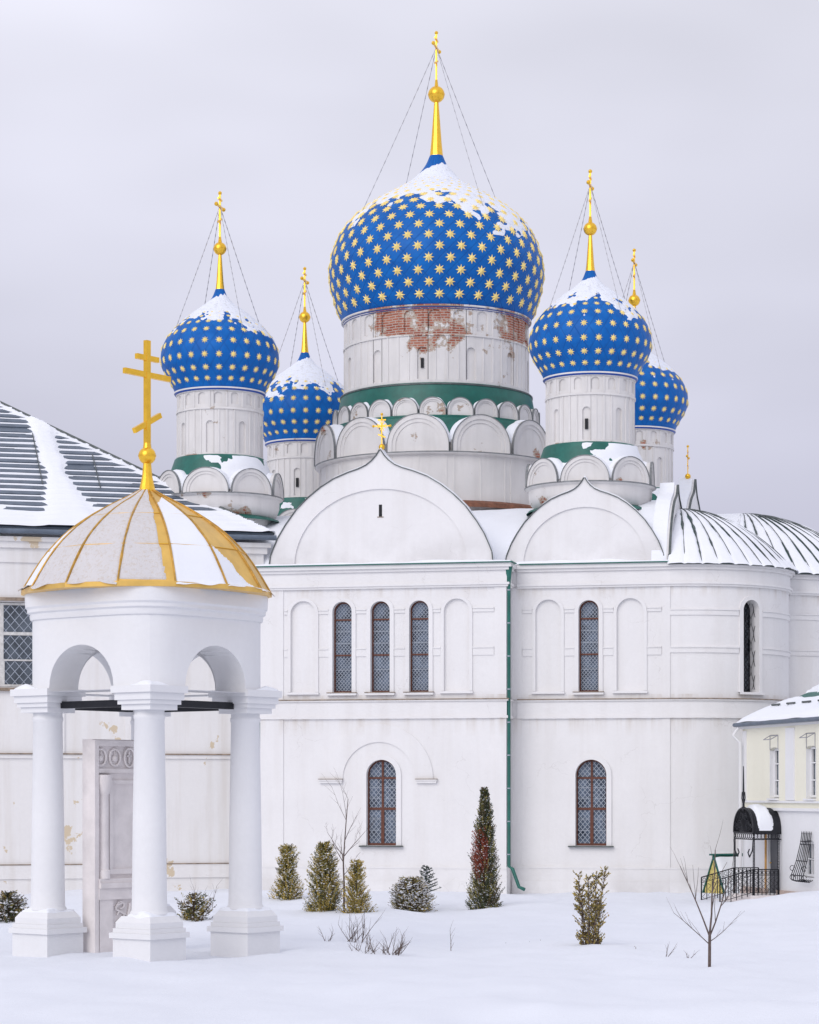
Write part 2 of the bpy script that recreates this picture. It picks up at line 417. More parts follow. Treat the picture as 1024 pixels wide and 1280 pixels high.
def window(name, parent, loc, rz, w, zb, zs, hbars, vbar, pitch, lw, mats, thin=(), arch=True, rect_top=None):
    """arched casement: pane with frame, bars, lattice and sill; local x along the wall, y inwards"""
    wood, glass, latt = mats
    top = zs + (w if arch else 0)
    fr = MB(); fw = .045
    if arch: arch_band(fr, lambda x, z, d: (x, d, z), 0, w-fw, w+.004, zb, zs, .05, 16)
    else:
        fr.box(-w, -w+fw*1.6, -.06, .0, zb, zs); fr.box(w-fw*1.6, w, -.06, .0, zb, zs); fr.box(-w+fw*1.6, w-fw*1.6, -.06, 0, zs-.07, zs)
    fr.box(-w+fw, w-fw, -.055, 0, zb, zb+.07)
    win = obj(name, fr, wood, parent, loc, (0,0,rz))
    cuts = [zb] + [h for h, t in sorted(hbars)] + [top]
    cols = [(-w, 0), (0, w)] if vbar else [(-w, w)]
    for z0, z1 in zip(cuts, cuts[1:]):
        for x0, x1 in cols:                              # one pane per cell, each very slightly out of true
            mb = MB(); ii = [mb.vert((x0, 0, z0)), mb.vert((x1, 0, z0))]
            for q in range(13):
                x = x1+(x0-x1)*q/12; zt_ = min(z1, zs+math.sqrt(max(0, w*w-x*x))) if arch else z1
                if zt_ > z0+1e-4: ii.append(mb.vert((x, 0, zt_)))
            mb.face(ii); tl = .012*nz(x0*7+loc[0]*3, z0*5, loc[1])
            obj('pane', mb, glass, win, rot=(tl*.3, 0, tl))
    for z, t in hbars:
        b = MB(); hw = w - fw if z <= zs else math.sqrt(max(0, (w-fw)**2-(z-zs)**2)); b.box(-hw, hw, -.05, -.002, z-t/2, z+t/2); obj('glazing_bar', b, wood, win)
    if vbar:
        zz = zb+.07; vc = [h for h, t in sorted(hbars)] + [top-.03]
        for k, h in enumerate(vc):
            t = vbar*(1.5 if k == 0 else 1.0); b = MB(); b.box(-t/2, t/2, -.058, -.003, zz+.03 if k else zz, h-.03 if k < len(vc)-1 else h); zz = h; obj('glazing_bar', b, wood, win)
    lt = MB()
    for sg in (-1, 1):
        n = int((top-zb+2*w)/pitch)+2
        for k in range(-n, n):
            c = k*pitch; run = None; last = None
            for q in range(int(2*w/.02)+1):
                x = -w + q*.02; z = zb + sg*(x*1.15) + c
                if inside_arch(x, z, w, zb, zs if arch else 99, .03) and z < top-.03:
                    if run is None: run = (x, z)
                    last = (x, z)
            if run and last != run: lt.bar((run[0], -.016-.006*sg, run[1]), (last[0], -.016-.006*sg, last[1]), lw, .006, up=(0,-1,0))
    for z in thin: lt.box(-w+fw, w-fw, -.034, -.026, z-.009, z+.009)
    obj('lattice', lt, latt, win)
    return win

# ------------------------------------------------------------------ ground: one sheet of snow to the horizon
def ground_z(x, y):
    z = .10*fbm(x*.11+3, y*.09, 1.7) + .10*fbm(x*.42, y*.22, 5) + .035*fbm(x*1.3, y*.7, 9)
    z += .50*math.exp(-((x-11.0)/1.9)**2-((y-61.5)/3.2)**2)                 # bank by the yellow house
    z += .16*math.exp(-((x-9.2)/1.8)**2-((y-62)/2.6)**2)
    z += .10*math.exp(-((y-70.5)/2.4)**2)*(1+.6*nz(x*.5, 2))                 # drift against the walls
    z += .09*math.exp(-((y-49)/2.5)**2)*math.exp(-((x+2.5)/2.2)**2)
    z += .07*math.exp(-((y-38.5)/1.2)**2)*(.6+nz(x*.35, 8))
    z -= .12*max(0.0, min(1.0, (34.2-y)/.8))*max(0, min(1, (x+1)/2.5))*(y > 29)
    d = math.hypot(x+4.995, y-45.7)
    z += .10*math.exp(-((d-2.0)/.8)**2)*(.45+nz(x*1.1, y*1.1, 3))
    return z
def axis(lo, hi, step, far):
    a = [lo + step*k for k in range(int((hi-lo)/step)+1)]; s = step; l = lo; h = a[-1]; out = []
    while h < far: s *= 1.55; l -= s; h += s; out = [l] + out; a.append(h)
    return out + a
gx, gy = axis(-13, 14, .22, 2500), axis(28, 78, .22, 2500)
mb = MB()
for y in gy:
    for x in gx: mb.v.append((x, y, ground_z(x, y) if -60 < x < 60 and 0 < y < 130 else -.02))
for j in range(len(gy)-1):
    for i in range(len(gx)-1):
        k = j*len(gx)+i; mb.face((k, k+1, k+len(gx)+1, k+len(gx)))
tag(obj('snow_ground', mb, SNOW_GROUND, smooth=60), kind='structure')

# ------------------------------------------------------------------ the cathedral
TH = R(12.2)
U = Vector((math.cos(TH), -math.sin(TH))); V = Vector((math.sin(TH), math.cos(TH))); C0 = Vector((.94, 84.0))
def pu(px, v):
    """metres along the facade for a bearing px, on the plane v"""
    k = (px-512)/F; return (k*(C0.y+v*V.y)-(C0.x+v*V.x))/(U.x-k*U.y)
cath = thing('cathedral', 'large white cathedral with five star-spangled blue onion domes', 'cathedral', (C0.x, C0.y, 0), -TH)
VC, VR, UW, UM = -9.3, -8.3, -3.73, 4.08
UE = pu(838, VR)
Z_COR, Z_WT, Z_WB, Z_S1, Z_S2, Z_LT, Z_LB = 10.2, 9.08, 6.22, 5.97, 5.46, 4.13, 1.455
def flat(v): return lambda s, z, d: (s, v+d, z)

def facade(v, u0, u1, wins, niches, low, trims):
    fm = flat(v)
    ops = [Op(c, w, Z_WB, Z_WT-w, .34) for c, w in wins] + [Op(c, w, Z_WB+.04, 9.12-w, .07, True) for c, w in niches] + [Op(low[0], low[1], Z_LB, Z_LT-low[1], .34)]
    obj('facade_wall', wall(fm, u0, u1, -.4, Z_COR, ops), W_WALL, cath, weld=True)
    for c, w in wins:
        b = MB(); arch_band(b, fm, c, w, w+.13, Z_WB, Z_WT-w, .05); obj('archivolt', b, W_WALL, cath)
        b = MB(); b.box(c-w-.16, c+w+.16, v-.13, v+.0, Z_WB-.075, Z_WB-.005); s = obj('sill', b, W_WALL, cath)
        b = MB(); b.box(c-w-.17, c+w+.17, v-.15, v-.005, Z_WB-.004, Z_WB+.018); obj('sill_flashing', b, FLASH, s)
    for c, w in niches:
        b = MB(); arch_band(b, fm, c, w, w+.10, Z_WB+.04, 9.12-w, .045); obj('archivolt', b, W_WALL, cath)
        b = MB(); b.box(c-w-.12, c+w+.12, v-.10, v-.0, Z_WB-.04, Z_WB+.03); obj('sill', b, FLASH if False else W_WALL, cath)
    allc = sorted([(c, w+.135) for c, w in wins] + [(c, w+.105) for c, w in niches])
    ends = [u0+.02+trims[0]] + [x for c, w in allc for x in (c-w, c+w)] + [u1-.02-trims[1]]
    for k in range(0, len(ends), 2):
        a, e = ends[k], ends[k+1]
        if e-a < .08: continue
        for z0, z1, pr in ((8.70, 8.80, .035), (7.36, 7.58, .03)):
            b = MB(); b.box(a, e, v-pr, v+.0, z0, z1); b.box(a, e, v-pr-.025, v-.0, z1+.001, z1+.04); obj('impost_band', b, W_WALL, cath)
    c, w = low
    b = MB(); arch_band(b, fm, c, w, w+.16, Z_LB, Z_LT-w, .055); obj('archivolt', b, W_WALL, cath)
    b = MB(); b.box(c-w-.22, c+w+.22, v-.15, v+.0, Z_LB-.045, Z_LB-.005); obj('sill', b, EDGE, cath)

central_w = [(pu(428, VC), .31), (pu(475.5, VC), .31), (pu(524, VC), .31)]
central_n = [(pu(379, VC), .40), (pu(571, VC), .40)]
low_c = (pu(477, VC), .475)
right_w = [(pu(736, VR), .315)]; right_n = [(pu(685.5, VR), .40), (pu(788, VR), .42)]
low_r = (pu(739, VR), .485)
facade(VC, UW, UM, central_w, central_n, low_c, (.72, .34))
facade(VR, UM, UE, right_w, right_n, low_r, (.35, .25))

# deep relief arch over the lower window of the projecting bay
fm = flat(VC)
b = MB(); arch_band(b, fm, low_c[0]-.08, 1.16, 1.73, 1.2, 3.52, .045, 30, legs=False); obj('blind_arch', b, W_WALL, cath)
for px0, px1 in ((400, 428), (521, 546)):
    b = MB(); b.box(pu(px0, VC), pu(px1, VC), VC-.10, VC, 3.40, 3.47); b.box(pu(px0, VC)-.02, pu(px1, VC)+.02, VC-.13, VC-.001, 3.471, 3.515); im = obj('impost_block', b, W_WALL, cath)
    b = MB(); b.box(pu(px0, VC)-.03, pu(px1, VC)+.03, VC-.14, VC-.002, 3.517, 3.535); obj('flashing', b, FLASH, im)

# closing walls, pilasters
b = MB(); b.quad((UM, VC, -.4), (UM, VR, -.4), (UM, VR, Z_COR), (UM, VC, Z_COR)); obj('return_wall', b, W_WALL, cath)
b = MB(); b.quad((UW, VC, -.4), (UW, -5, -.4), (UW, -5, Z_COR), (UW, VC, Z_COR)); obj('return_wall', b, W_WALL, cath)
b = MB()
b.quad((UE, VR, -.4), (UE, 8.3, -.4), (UE, 8.3, Z_COR), (UE, VR, Z_COR)); b.quad((UE, 8.3, -.4), (-8.8, 8.3, -.4), (-8.8, 8.3, Z_COR), (UE, 8.3, Z_COR))
b.quad((-8.8, 8.3, -.4), (-8.8, -8.0, -.4), (-8.8, -8.0, Z_COR), (-8.8, 8.3, Z_COR)); b.quad((-8.8, -8.0, -.4), (UW, -8.0, -.4), (UW, -8.0, Z_COR), (-8.8, -8.0, Z_COR))
obj('side_walls', b, W_WALL, cath)
for u0, u1, v in ((UW-.03, UW+.72, VC), (UM-.34, UM+.03, VC), (UM+.01, UM+.35, VR), (UE-.24, UE+.0, VR)):
    b = MB(); b.box(u0, u1, v-.035, v+.03, -.4, Z_S2-.06); b.box(u0, u1, v-.035, v+.03, Z_S1+.04, 9.49); obj('pilaster', b, W_WALL, cath)
for u0, u1, v in ((UW-.05, UM+.05, VC), (UM+.051, UE, VR)):
    b = MB(); b.box(u0, u1, v-.075, v+.03, -.4, .36); b.box(u0, u1, v-.055, v+.03, .361, .74); b.box(u0, u1, v-.07, v+.03, .741, .80); obj('plinth_course', b, W_WALL, cath)

# cornices and string courses: straight on the bays, turned on the apses
COR = [(9.47, 9.53, .09), (9.531, 9.60, .13), (9.601, 9.98, .05), (9.981, 10.07, .12), (10.071, 10.19, .20)]
STR = [(Z_S2-.055, Z_S2+.03, .085), (Z_S2+.031, Z_S1-.03, .045), (Z_S1-.029, Z_S1+.02, .10)]
for u0, u1, v, ret in ((UW, UM, VC, True), (UM, UE, VR, False)):
    for nm, prof in (('cornice', COR), ('string_course', STR)):
        b = MB()
        for z0, z1, pr in prof: b.box(u0-(pr if ret else -.205), u1+(pr if ret else 0), v-pr, v+.03 if not ret else v+1.0-.001, z0, z1)
        obj(nm, b, W_WALL, cath)
    p = .125
    b = MB(); b.box(u0-(p if ret else -.21), u1+(p if ret else 0), v-p, v+.03, Z_S1+.021, Z_S1+.05); obj('string_flashing', b, FLASH, cath)
    p = .27
    b = MB(); b.box(u0-(p if ret else -.3), u1+(p if ret else 0), v-p, v+.5, 10.191, 10.225); obj('eave_flashing', b, GREEN, cath)
    n = 80
    def edge_snow(s, t, u0=u0-(.2 if ret else -.2), u1=u1+(.2 if ret else 0), v=v):
        x = u0+(u1-u0)*s; y = v-.25+.33*t
        return (x, y, 10.226), (0,0,1), .075*math.sin(PI*min(1, t*1.6+.1))**.5*(.8+.7*nz(x*1.3, v))*(1 if 0 < t else -.2)
    obj('eave_snow', snow_patch(edge_snow, n, 6), SNOW, cath, smooth=60)

# green downpipes with clamps
def downpipe(u, v, z0, z1, kick):
    b = MB(); pts = [(u, v, z1+.35), (u, v-.02, z1+.12), (u, v, z1-.2), (u, v, z0+.75), (u+kick*.12, v-.03, z0+.68), (u+kick*.34, v-.12, z0+.12), (u+kick*.52, v-.22, z0+.05)]
    b.tube(pts, [.12, .09, .054, .054, .054, .054, .058], 10)
    p = obj('downpipe', b, GREEN, cath, smooth=50)
    z = z0+1.1
    while z < z1-.3:
        c = MB(); c.tube([(u, v, z), (u, v, z+.035)], .066, 10); c.box(u-.12, u-.03, v-.01, v+.01, z, z+.03); obj('clamp', c, LATT, p); z += 1.02
downpipe(UM+.10, VC+.02, .08, 9.75, 1)
downpipe(UW-.10, VC+.25, .3, 9.6, .0)

# windows
mats_u, mats_l = (BROWN, GLASS, LATT), (BROWN, GLASS, LATT)
for c, w in central_w + right_w:
    v = VC if c < UM else VR
    window('window', cath, (c, v+.24, 0), 0, w, Z_WB, Z_WT-w, ((7.41, .05), (8.52, .05)), 0, .125, .016, mats_u, (6.95, 7.78, 8.15))
for (c, w), v in ((low_c, VC), (low_r, VR)):
    window('window', cath, (c, v+.22, 0), 0, w, Z_LB, Z_LT-w, ((2.60, .075), (3.56, .06)), .065, .165, .019, mats_l, (1.93, 2.28, 2.93, 3.26))

# ---- gables with keel tops (zakomaras)
GP = [(1.03, 0), (1.02, .09), (1.0, .14), (.95, .25), (.88, .36), (.78, .49), (.67, .595), (.55, .685), (.43, .755), (.30, .805), (.2, .835), (.13, .865), (.075, .905), (.032, .95), (0, 1.0)]
GP = GP + [(-x, z) for x, z in GP[-2::-1]]
def gable(W, H, M, slit=False):
    """parts of one gable; M places local (x along wall, y inwards, z up)"""
    T = .50
    N = len(GP); out = [(x*W, z*H) for x, z in GP]
    inn = []
    for k, (x, z) in enumerate(GP):
        a = PI*k/(N-1); inn.append((W*.80*math.cos(a), H*.66*math.sin(a)))
    b = MB()
    for k in range(N-1):
        (x0,z0),(x1,z1) = out[k], out[k+1]; (p0,q0),(p1,q1) = inn[k], inn[k+1]
        b.quad((x0,0,z0),(x1,0,z1),(p1,0,q1),(p0,0,q0)); b.quad((p0,0,q0),(p1,0,q1),(p1,.06,q1),(p0,.06,q0))
        b.quad((x0,T,z0),(x1,T,z1),(x1,T,0),(x0,T,0)); b.quad((x0,0,z0),(x1,0,z1),(x1,T,z1),(x0,T,z0))
        b.quad((p0,.06,q0),(p1,.06,q1),(p1,.06,0),(p0,.06,0))
    g = obj('gable', b, W_WALL, cath); g.matrix_local = M
    b = MB()
    for k in range(N-1):
        (x0,z0),(x1,z1) = out[k], out[k+1]
        n0 = Vector((x1-x0, 0, z1-z0)).normalized(); nn = Vector((n0.z, 0, -n0.x)); 
        if nn.z < 0 and abs(nn.z) > .01: nn = -nn
        if x0+x1 > 0 and nn.x < 0 and abs(nn.z) <= .01: nn = -nn
        def P(x, z, y, h): return (x+nn.x*h, y, z+nn.z*h)
        for y0, y1, h0, h1 in ((-.045, .03, .005, .032),):
            b.quad(P(x0,z0,y0,h1),P(x1,z1,y0,h1),P(x1,z1,y1,h1),P(x0,z0,y1,h1)); b.quad(P(x0,z0,y0,h0),P(x1,z1,y0,h0),P(x1,z1,y0,h1),P(x0,z0,y0,h1)); b.quad(P(x0,z0,y0,h0),P(x1,z1,y0,h0),P(x1,z1,y1,h0),P(x0,z0,y1,h0))
    obj('edging', b, EDGE, g)
    b = MB(); S = [(x*1.0, z+ .02) for x, z in out]
    for k in range(N-1):
        (x0,z0),(x1,z1) = S[k], S[k+1]; h0 = .07*(1-abs(GP[k][0])**4); h1 = .07*(1-abs(GP[k+1][0])**4)
        b.quad((x0,.10,z0+h0),(x1,.10,z1+h1),(x1,T+.06,z1+h1),(x0,T+.06,z0+h0)); b.quad((x0,.10,z0-.02),(x1,.10,z1-.02),(x1,.10,z1+h1),(x0,.10,z0+h0)); b.quad((x0,T+.06,z0-.3),(x1,T+.06,z1-.3),(x1,T+.06,z1+h1),(x0,T+.06,z0+h0))
    obj('snow_cap', b, SNOW, g, smooth=40)
    b = MB(); L = 2.6
    for k in range(N-1):
        (x0,z0),(x1,z1) = [(x*.93, min(z*.93, H*.80)) for x, z in out[k:k+2]]
        b.quad((x0,T+.05,z0),(x1,T+.05,z1),(x1,T+L,z1),(x0,T+L,z0))
    obj('barrel_roof', b, SNOW, g, smooth=40)
    if slit:
        b = MB(); b.box(-.05, .05, .052, .10, H*.42, H*.42+.37); obj('slit_window', b, DARK, g)
        b = MB(); b.box(-.10, .10, .045, .058, H*.42-.03, H*.42-.005); obj('sill', b, FLASH, g)
    return g
HC, HR = 3.58, 2.66
WC, WR = 3.46, 2.40
UCG, URG = pu(475, VC), pu(730.5, VR)
gable(WC, HC, Matrix.Translation((UCG, VC+.02, 10.226)), True)
gable(WR, HR, Matrix.Translation((URG, VR+.02, 10.226)))
for v, W_, H_ in ((-5.87, WR, HR), (0, WC, HC), (5.87, WR, HR)):
    gable(W_, H_, Matrix.Translation((UE-.02, v, 10.226)) @ Matrix.Rotation(PI/2, 4, 'Z'))

# small gilded crosses on the two large gables
def gable_cross(loc, rz):
    b = MB(); b.sphere((0,0,.10), .10, 12, 8); b.tube([(0,0,-.12),(0,0,.1)], [.05,.03], 8)
    b.bar((0,0,.15),(0,0,1.12), .03, .03); b.bar((-.26,0,.76),(.26,0,.76), .03, .035)
    b.bar((-.13,0,.95),(.13,0,.95), .03, .04); b.bar((-.12,0,.50),(.12,0,.40), .03, .04)
    for x, z in ((-.27,.76),(.27,.76),(0,1.13)): b.sphere((x,0,z), .045, 8, 6)
    for k in range(8):
        a = PI/8+PI*k/4; b.bar((0,0,.76),(.16*math.cos(a),0,.76+.16*math.sin(a)), .018, .02)
    obj('gable_cross', b, GOLD, cath, loc, (0,0,rz), smooth=40)
gable_cross((UCG, VC+.27, 10.226+HC+.02), 0)
gable_cross((UE-.27, 0, 10.226+HC+.02), PI/2)

# ---- main roof under snow
def roof_z(u, v):
    q = max(0.0, min(1.0, (u-2.6)/2.2)); q = q*q*(3-2*q); fr_ = VC+.9+(VR-VC-.9)*q
    d = max(0, min(u+9.1, UE+.1-u, v-fr_ if u > UW else v+8.2, 8.4-v))
    return 10.2 + 2.2*(1-math.exp(-d*.62)) + .05*d + .05*nz(u*.9, v*.9, 4)
b = MB(); nu, nv = 110, 110
for j in range(nv+1):
    for i in range(nu+1):
        u_ = -9.1+(UE+9.2)*i/nu; v_ = VC+17.7*j/nv; b.v.append((u_, v_, roof_z(u_, v_)+.025*fbm(u_*1.1, v_*1.1, 3)))
for j in range(nv):
    for i in range(nu):
        u_ = -9.1+(UE+9.2)*(i+.5)/nu; v_ = VC+17.7*(j+.5)/nv
        if v_ < VR and u_ > UM+.1: continue
        if v_ < -8.25 and u_ < UW-.15: continue
        k = j*(nu+1)+i; b.face((k, k+1, k+nu+2, k+nu+1))
obj('snowy_roof', b, SNOW, cath, smooth=60)
# a strip where the green sheet shows through beside the small gable
b = MB(); 
for k in range(7):
    u0 = 4.55+.17*k; b.bar((u0, -6.35, 12.18), (u0+.10, -5.95, 12.42), .10, .012)
obj('bare_roof_seams', b, GREEN, cath)

# ---- apses
def arc_map(cu, cv, Rr): return lambda s, z, d: (cu+(Rr-d)*math.cos(s), cv+(Rr-d)*math.sin(s), z)
RA, CA = 3.42, VR+3.42
wa = R(-45.5)
b = wall(arc_map(UE, CA, RA), -PI/2, PI/2, -.4, Z_COR, [Op(wa, .315/RA, Z_WB, Z_WT-.315, .5, rise=.315)], step=.045)
obj('apse_wall', b, W_WALL, cath, smooth=35, weld=True)
RM, UMA = 4.5, UE+1.6
b = wall(arc_map(UMA, 0, RM), -PI/2, PI/2, -.4, Z_COR, [], step=.05)
for sg in (-1, 1): b.quad((UE, sg*RM, -.4), (UMA, sg*RM, -.4), (UMA, sg*RM, Z_COR), (UE, sg*RM, Z_COR))
obj('apse_wall', b, W_WALL, cath, smooth=35, weld=True)
def ring(prof, cu, cv, Rr, a0, a1, name, mat, n=40):
    b = MB()
    for z0, z1, pr in prof:
        q = lathe([(Rr-.03, z0), (Rr+pr, z0), (Rr+pr, z1), (Rr-.03, z1)], n, a0, a1); off = len(b.v)
        b.v += q.v; b.f += [tuple(i+off for i in f) for f in q.f]; b.fm += q.fm
        for e in (0, n): b.face([off+k*(n+1)+e for k in range(4)])
    return obj(name, b, mat, cath, (cu, cv, 0), smooth=30)
for cu, cv, Rr in ((UE, CA, RA), (UMA, 0, RM)):
    ring(COR, cu, cv, Rr, -PI/2, PI/2, 'cornice', W_WALL); ring(STR, cu, cv, Rr, -PI/2, PI/2, 'string_course', W_WALL)
    ring([(Z_S1+.021, Z_S1+.05, .125)], cu, cv, Rr, -PI/2, PI/2, 'string_flashing', FLASH)
    ring([(-.4, .36, .075), (.361, .74, .055), (.741, .80, .07)], cu, cv, Rr, -PI/2, PI/2, 'plinth_course', W_WALL)
ga = .47/RA
for z0 in (8.58, 7.42):
    for a0, a1 in ((-PI/2, wa-ga), (wa+ga, PI/2)):
        ring([(z0, z0+.15, .035), (z0+.151, z0+.19, .06)], UE, CA, RA, a0, a1, 'impost_band', W_WALL)
    ring([(z0+.1, z0+.25, .035), (z0+.251, z0+.29, .06)], UMA, 0, RM, -PI/2, PI/2, 'impost_band', W_WALL)
# trim of the curved window
am = arc_map(UE, CA, RA)
b = MB(); arch_band(b, lambda x, z, d: am(wa+x/RA, z, d), 0, .315, .45, Z_WB, Z_WT-.315, .05); obj('archivolt', b, W_WALL, cath)
b = MB(); 
for k in range(8):
    s0, s1 = wa+(-.5+1.0*k/8)/RA, wa+(-.5+1.0*(k+1)/8)/RA
    for d0, d1, z0, z1 in ((-.13, .0, Z_WB-.08, Z_WB-.005),):
        b.quad(am(s0,z1,d0),am(s1,z1,d0),am(s1,z1,d1),am(s0,z1,d1)); b.quad(am(s0,z0,d0),am(s1,z0,d0),am(s1,z1,d0),am(s0,z1,d0)); b.quad(am(s0,z0,d0),am(s1,z0,d0),am(s1,z0,d1),am(s0,z0,d1))
obj('sill', b, W_WALL, cath)
p = am(wa, 0, .42)
window('window', cath, (p[0], p[1], 0), wa+PI/2, .305, Z_WB, Z_WT-.315, ((7.41, .05), (8.52, .05)), 0, .16, .026, (IRON, GLASS_DARK, IRON), ())
p = am(wa, 0, .16)
gr = MB()
for k in range(-3, 4):
    x = k*.095
    pts = [(x+.05*math.sin(q*.9+k*PI), .0, Z_WB+.1+q*.11) for q in range(25) if Z_WB+.1+q*.11 < Z_WT-.32+math.sqrt(max(0,.30**2-x*x))]
    if len(pts) > 2: gr.tube(pts, .011, 4)
obj('window_grille', gr, IRON, cath, (p[0], p[1], 0), (0,0,wa+PI/2))

# apse roofs: gores of sheet metal with standing seams under thin snow
def apse_roof(cu, cv, Rr, H, n, lip, bare, a_lo=-PI/2, a_hi=PI/2):
    """half dome of n sheet gores"""
    def pt(a, t, h=0):
        # t 0 at eave, 1 at crown; bell-shaped profile
        r = (Rr+lip)*(1-t)**.92 if t < 1 else 0
        z = Z_COR+.06 + H*(1-(1-t)**1.75) - .10*(1-t)**6
        return Vector((cu+r*math.cos(a), cv+r*math.sin(a), z+h))
    base = MB(); m = 10
    root = None
    for k in range(n):
        a0, a1 = a_lo+(a_hi-a_lo)*k/n, a_lo+(a_hi-a_lo)*(k+1)/n
        b = MB()
        for j in range(m+1):
            t = .985*j/m
            for q in range(4): b.v.append(tuple(pt(a0+(a1-a0)*q/3, t)))
        for j in range(m):
            for q in range(3): i = j*4+q; b.face((i, i+1, i+5, i+4))
        if root is None: root = obj('apse_roof', b, APSEM, cath, smooth=50); g = root
        else: g = obj('roof_panel', b, APSEM, root, smooth=50)
        b = MB(); b.tube([pt(a0, .985*j/m, .022) for j in range(m+1)], .017, 4); obj('standing_seam', b, EDGE, root)
    na, nt = n*16, 46
    def fn(s, t):
        a = a_lo+(a_hi-a_lo)*s; tt = .0+.97*t; p = pt(a, tt)
        fr = (s*n) % 1.0; e = min(fr, 1-fr)*(Rr+lip)*PI/n*(1-tt)      # distance to the nearest seam
        th = .035 + .03*fbm(a*4, tt*6, Rr) - bare*.030*math.exp(-(e/.05)**2)*(1.2+nz(a*3, tt*4, 4))*(1 if tt < .8 else .2)
        side = fr if nz(math.floor(s*n)*3.1, 7) > 0 else 1-fr
        th -= bare*.020*math.exp(-(side*(Rr+lip)*PI/n*(1-tt)/.10)**2)
        if tt < .10:
            q_ = 1-tt/.10; th += .05*q_; p = p + Vector((math.cos(a)*.07, math.sin(a)*.07, -.07-.04*nz(a*7, 3)))*q_**2
        return p, Vector((math.cos(a)*.5, math.sin(a)*.5, .8)), th
    obj('snow_cover', snow_patch(fn, na, nt), SNOW, root, smooth=60)
    e = MB()
    for k in range(64):
        a0, a1 = a_lo+(a_hi-a_lo)*k/64, a_lo+(a_hi-a_lo)*(k+1)/64
        p0, p1 = pt(a0, 0), pt(a1, 0); d = Vector((0,0,-.03)); i0 = Vector((-(math.cos(a0))*.3, -math.sin(a0)*.3, -.06)); i1 = Vector((-(math.cos(a1))*.3, -math.sin(a1)*.3, -.06))
        e.quad(p0, p1, p1+d, p0+d); e.quad(p0+d, p1+d, p1+i1, p0+i0)
    obj('eave_edge', e, EDGE, root)
    return root
apse_roof(UE-.05, CA, RA, 1.95, 22, .26, .85)
apse_roof(UMA, 0, RM, 2.30, 28, .26, 1.0)
b = MB()                                                 # snow-covered saddle between crown and gable
for k in range(12):
    v0, v1 = -RM-.3+(2*RM+.6)*k/12, -RM-.3+(2*RM+.6)*(k+1)/12
    f = lambda v: Z_COR+.1+2.30*(1-(abs(v)/(RM+.3))**1.9)
    b.quad((UE+.02, v0, f(v0)), (UMA+.05, v0, f(v0)), (UMA+.05, v1, f(v1)), (UE+.02, v1, f(v1)))
obj('vestibule_roof', b, SNOW, cath, smooth=60)

# ------------------------------------------------------------------ drums and onion domes
CAMV = Vector((0, 0, ZC))
def cyl_uv(o, z0=0.0, flatu=False):
    me = o.data; ul = me.uv_layers.get('UVMap') or me.uv_layers.new(name='UVMap')
    for l, d in zip(me.loops, ul.data):
        x, y, z = me.vertices[l.vertex_index].co
        d.uv = (x, z-z0) if flatu else (math.atan2(x, -y)*math.hypot(x, y), z-z0)
def drum(loc, Rr, z0, zc, z1, n_tall, n_small, w_tall, w_small, phase, mat, slit_at=None):
    ops = []
    for k in range(n_tall):
        a = phase+2*PI*k/n_tall; a = (a+PI) % (2*PI)-PI
        if abs(abs(a)-PI) < w_tall/Rr*1.3: continue
        ops.append(Op(a, w_tall/Rr, z0+.10, zc-.42-w_tall, .07, True, rise=w_tall))
    for k in range(n_small):
        a = phase+2*PI*(k+.5)/n_small; a = (a+PI) % (2*PI)-PI
        if abs(abs(a)-PI) < w_small/Rr*1.3: continue
        ops.append(Op(a, w_small/Rr, zc+.13, z1-.14-w_small*.8, .055, True, rise=w_small*.8))
    d = obj('drum', wall(lambda s, z, q: ((Rr-q)*math.cos(s), (Rr-q)*math.sin(s), z), -PI, PI, z0-.6, z1, ops, step=.06), mat, cath, loc, smooth=25, weld=True)
    cyl_uv(d, zc)
    b = MB()
    for z_a, z_b, pr in ((zc-.05, zc+.02, .045), (z1-.10, z1-.03, .05), (z1-.029, z1+.02, .11), (z0-.05, z0+.06, .05)):
        q = lathe([(Rr-.02, z_a), (Rr+pr, z_a), (Rr+pr, z_b), (Rr-.02, z_b)], 72); off = len(b.v)
        b.v += q.v; b.f += [tuple(i+off for i in f) for f in q.f]; b.fm += q.fm
    m = obj('moulding', b, mat, d, smooth=30); cyl_uv(m, zc)
    b = MB()
    for k in range(n_tall):                               # slim lesenes between the niches
        for off in (-.5, -.27, .27):
            a = phase+2*PI*(k+off)/n_tall; t = Vector((-math.sin(a), math.cos(a), 0)); n = Vector((math.cos(a), math.sin(a), 0))
            p0, p1 = n*Rr+Vector((0,0,z0+.07)), n*Rr+Vector((0,0,zc-.06)); b.bar(p0, p1, .045 if off != -.5 else .07, .05, up=n)
    for k in range(n_small):
        a = phase+2*PI*k/n_small; n = Vector((math.cos(a), math.sin(a), 0)); b.bar(n*Rr+Vector((0,0,zc+.03)), n*Rr+Vector((0,0,z1-.11)), .05, .05, up=n)
    m = obj('lesenes', b, mat, d); cyl_uv(m, zc)
    if slit_at is not None:
        a, zs = slit_at; n = Vector((math.cos(a), math.sin(a), 0)); b = MB(); b.bar(n*(Rr-.04)+Vector((0,0,zs)), n*(Rr-.04)+Vector((0,0,zs+.33)), .10, .05, up=n); obj('slit_window', b, DARK, d)
    return d

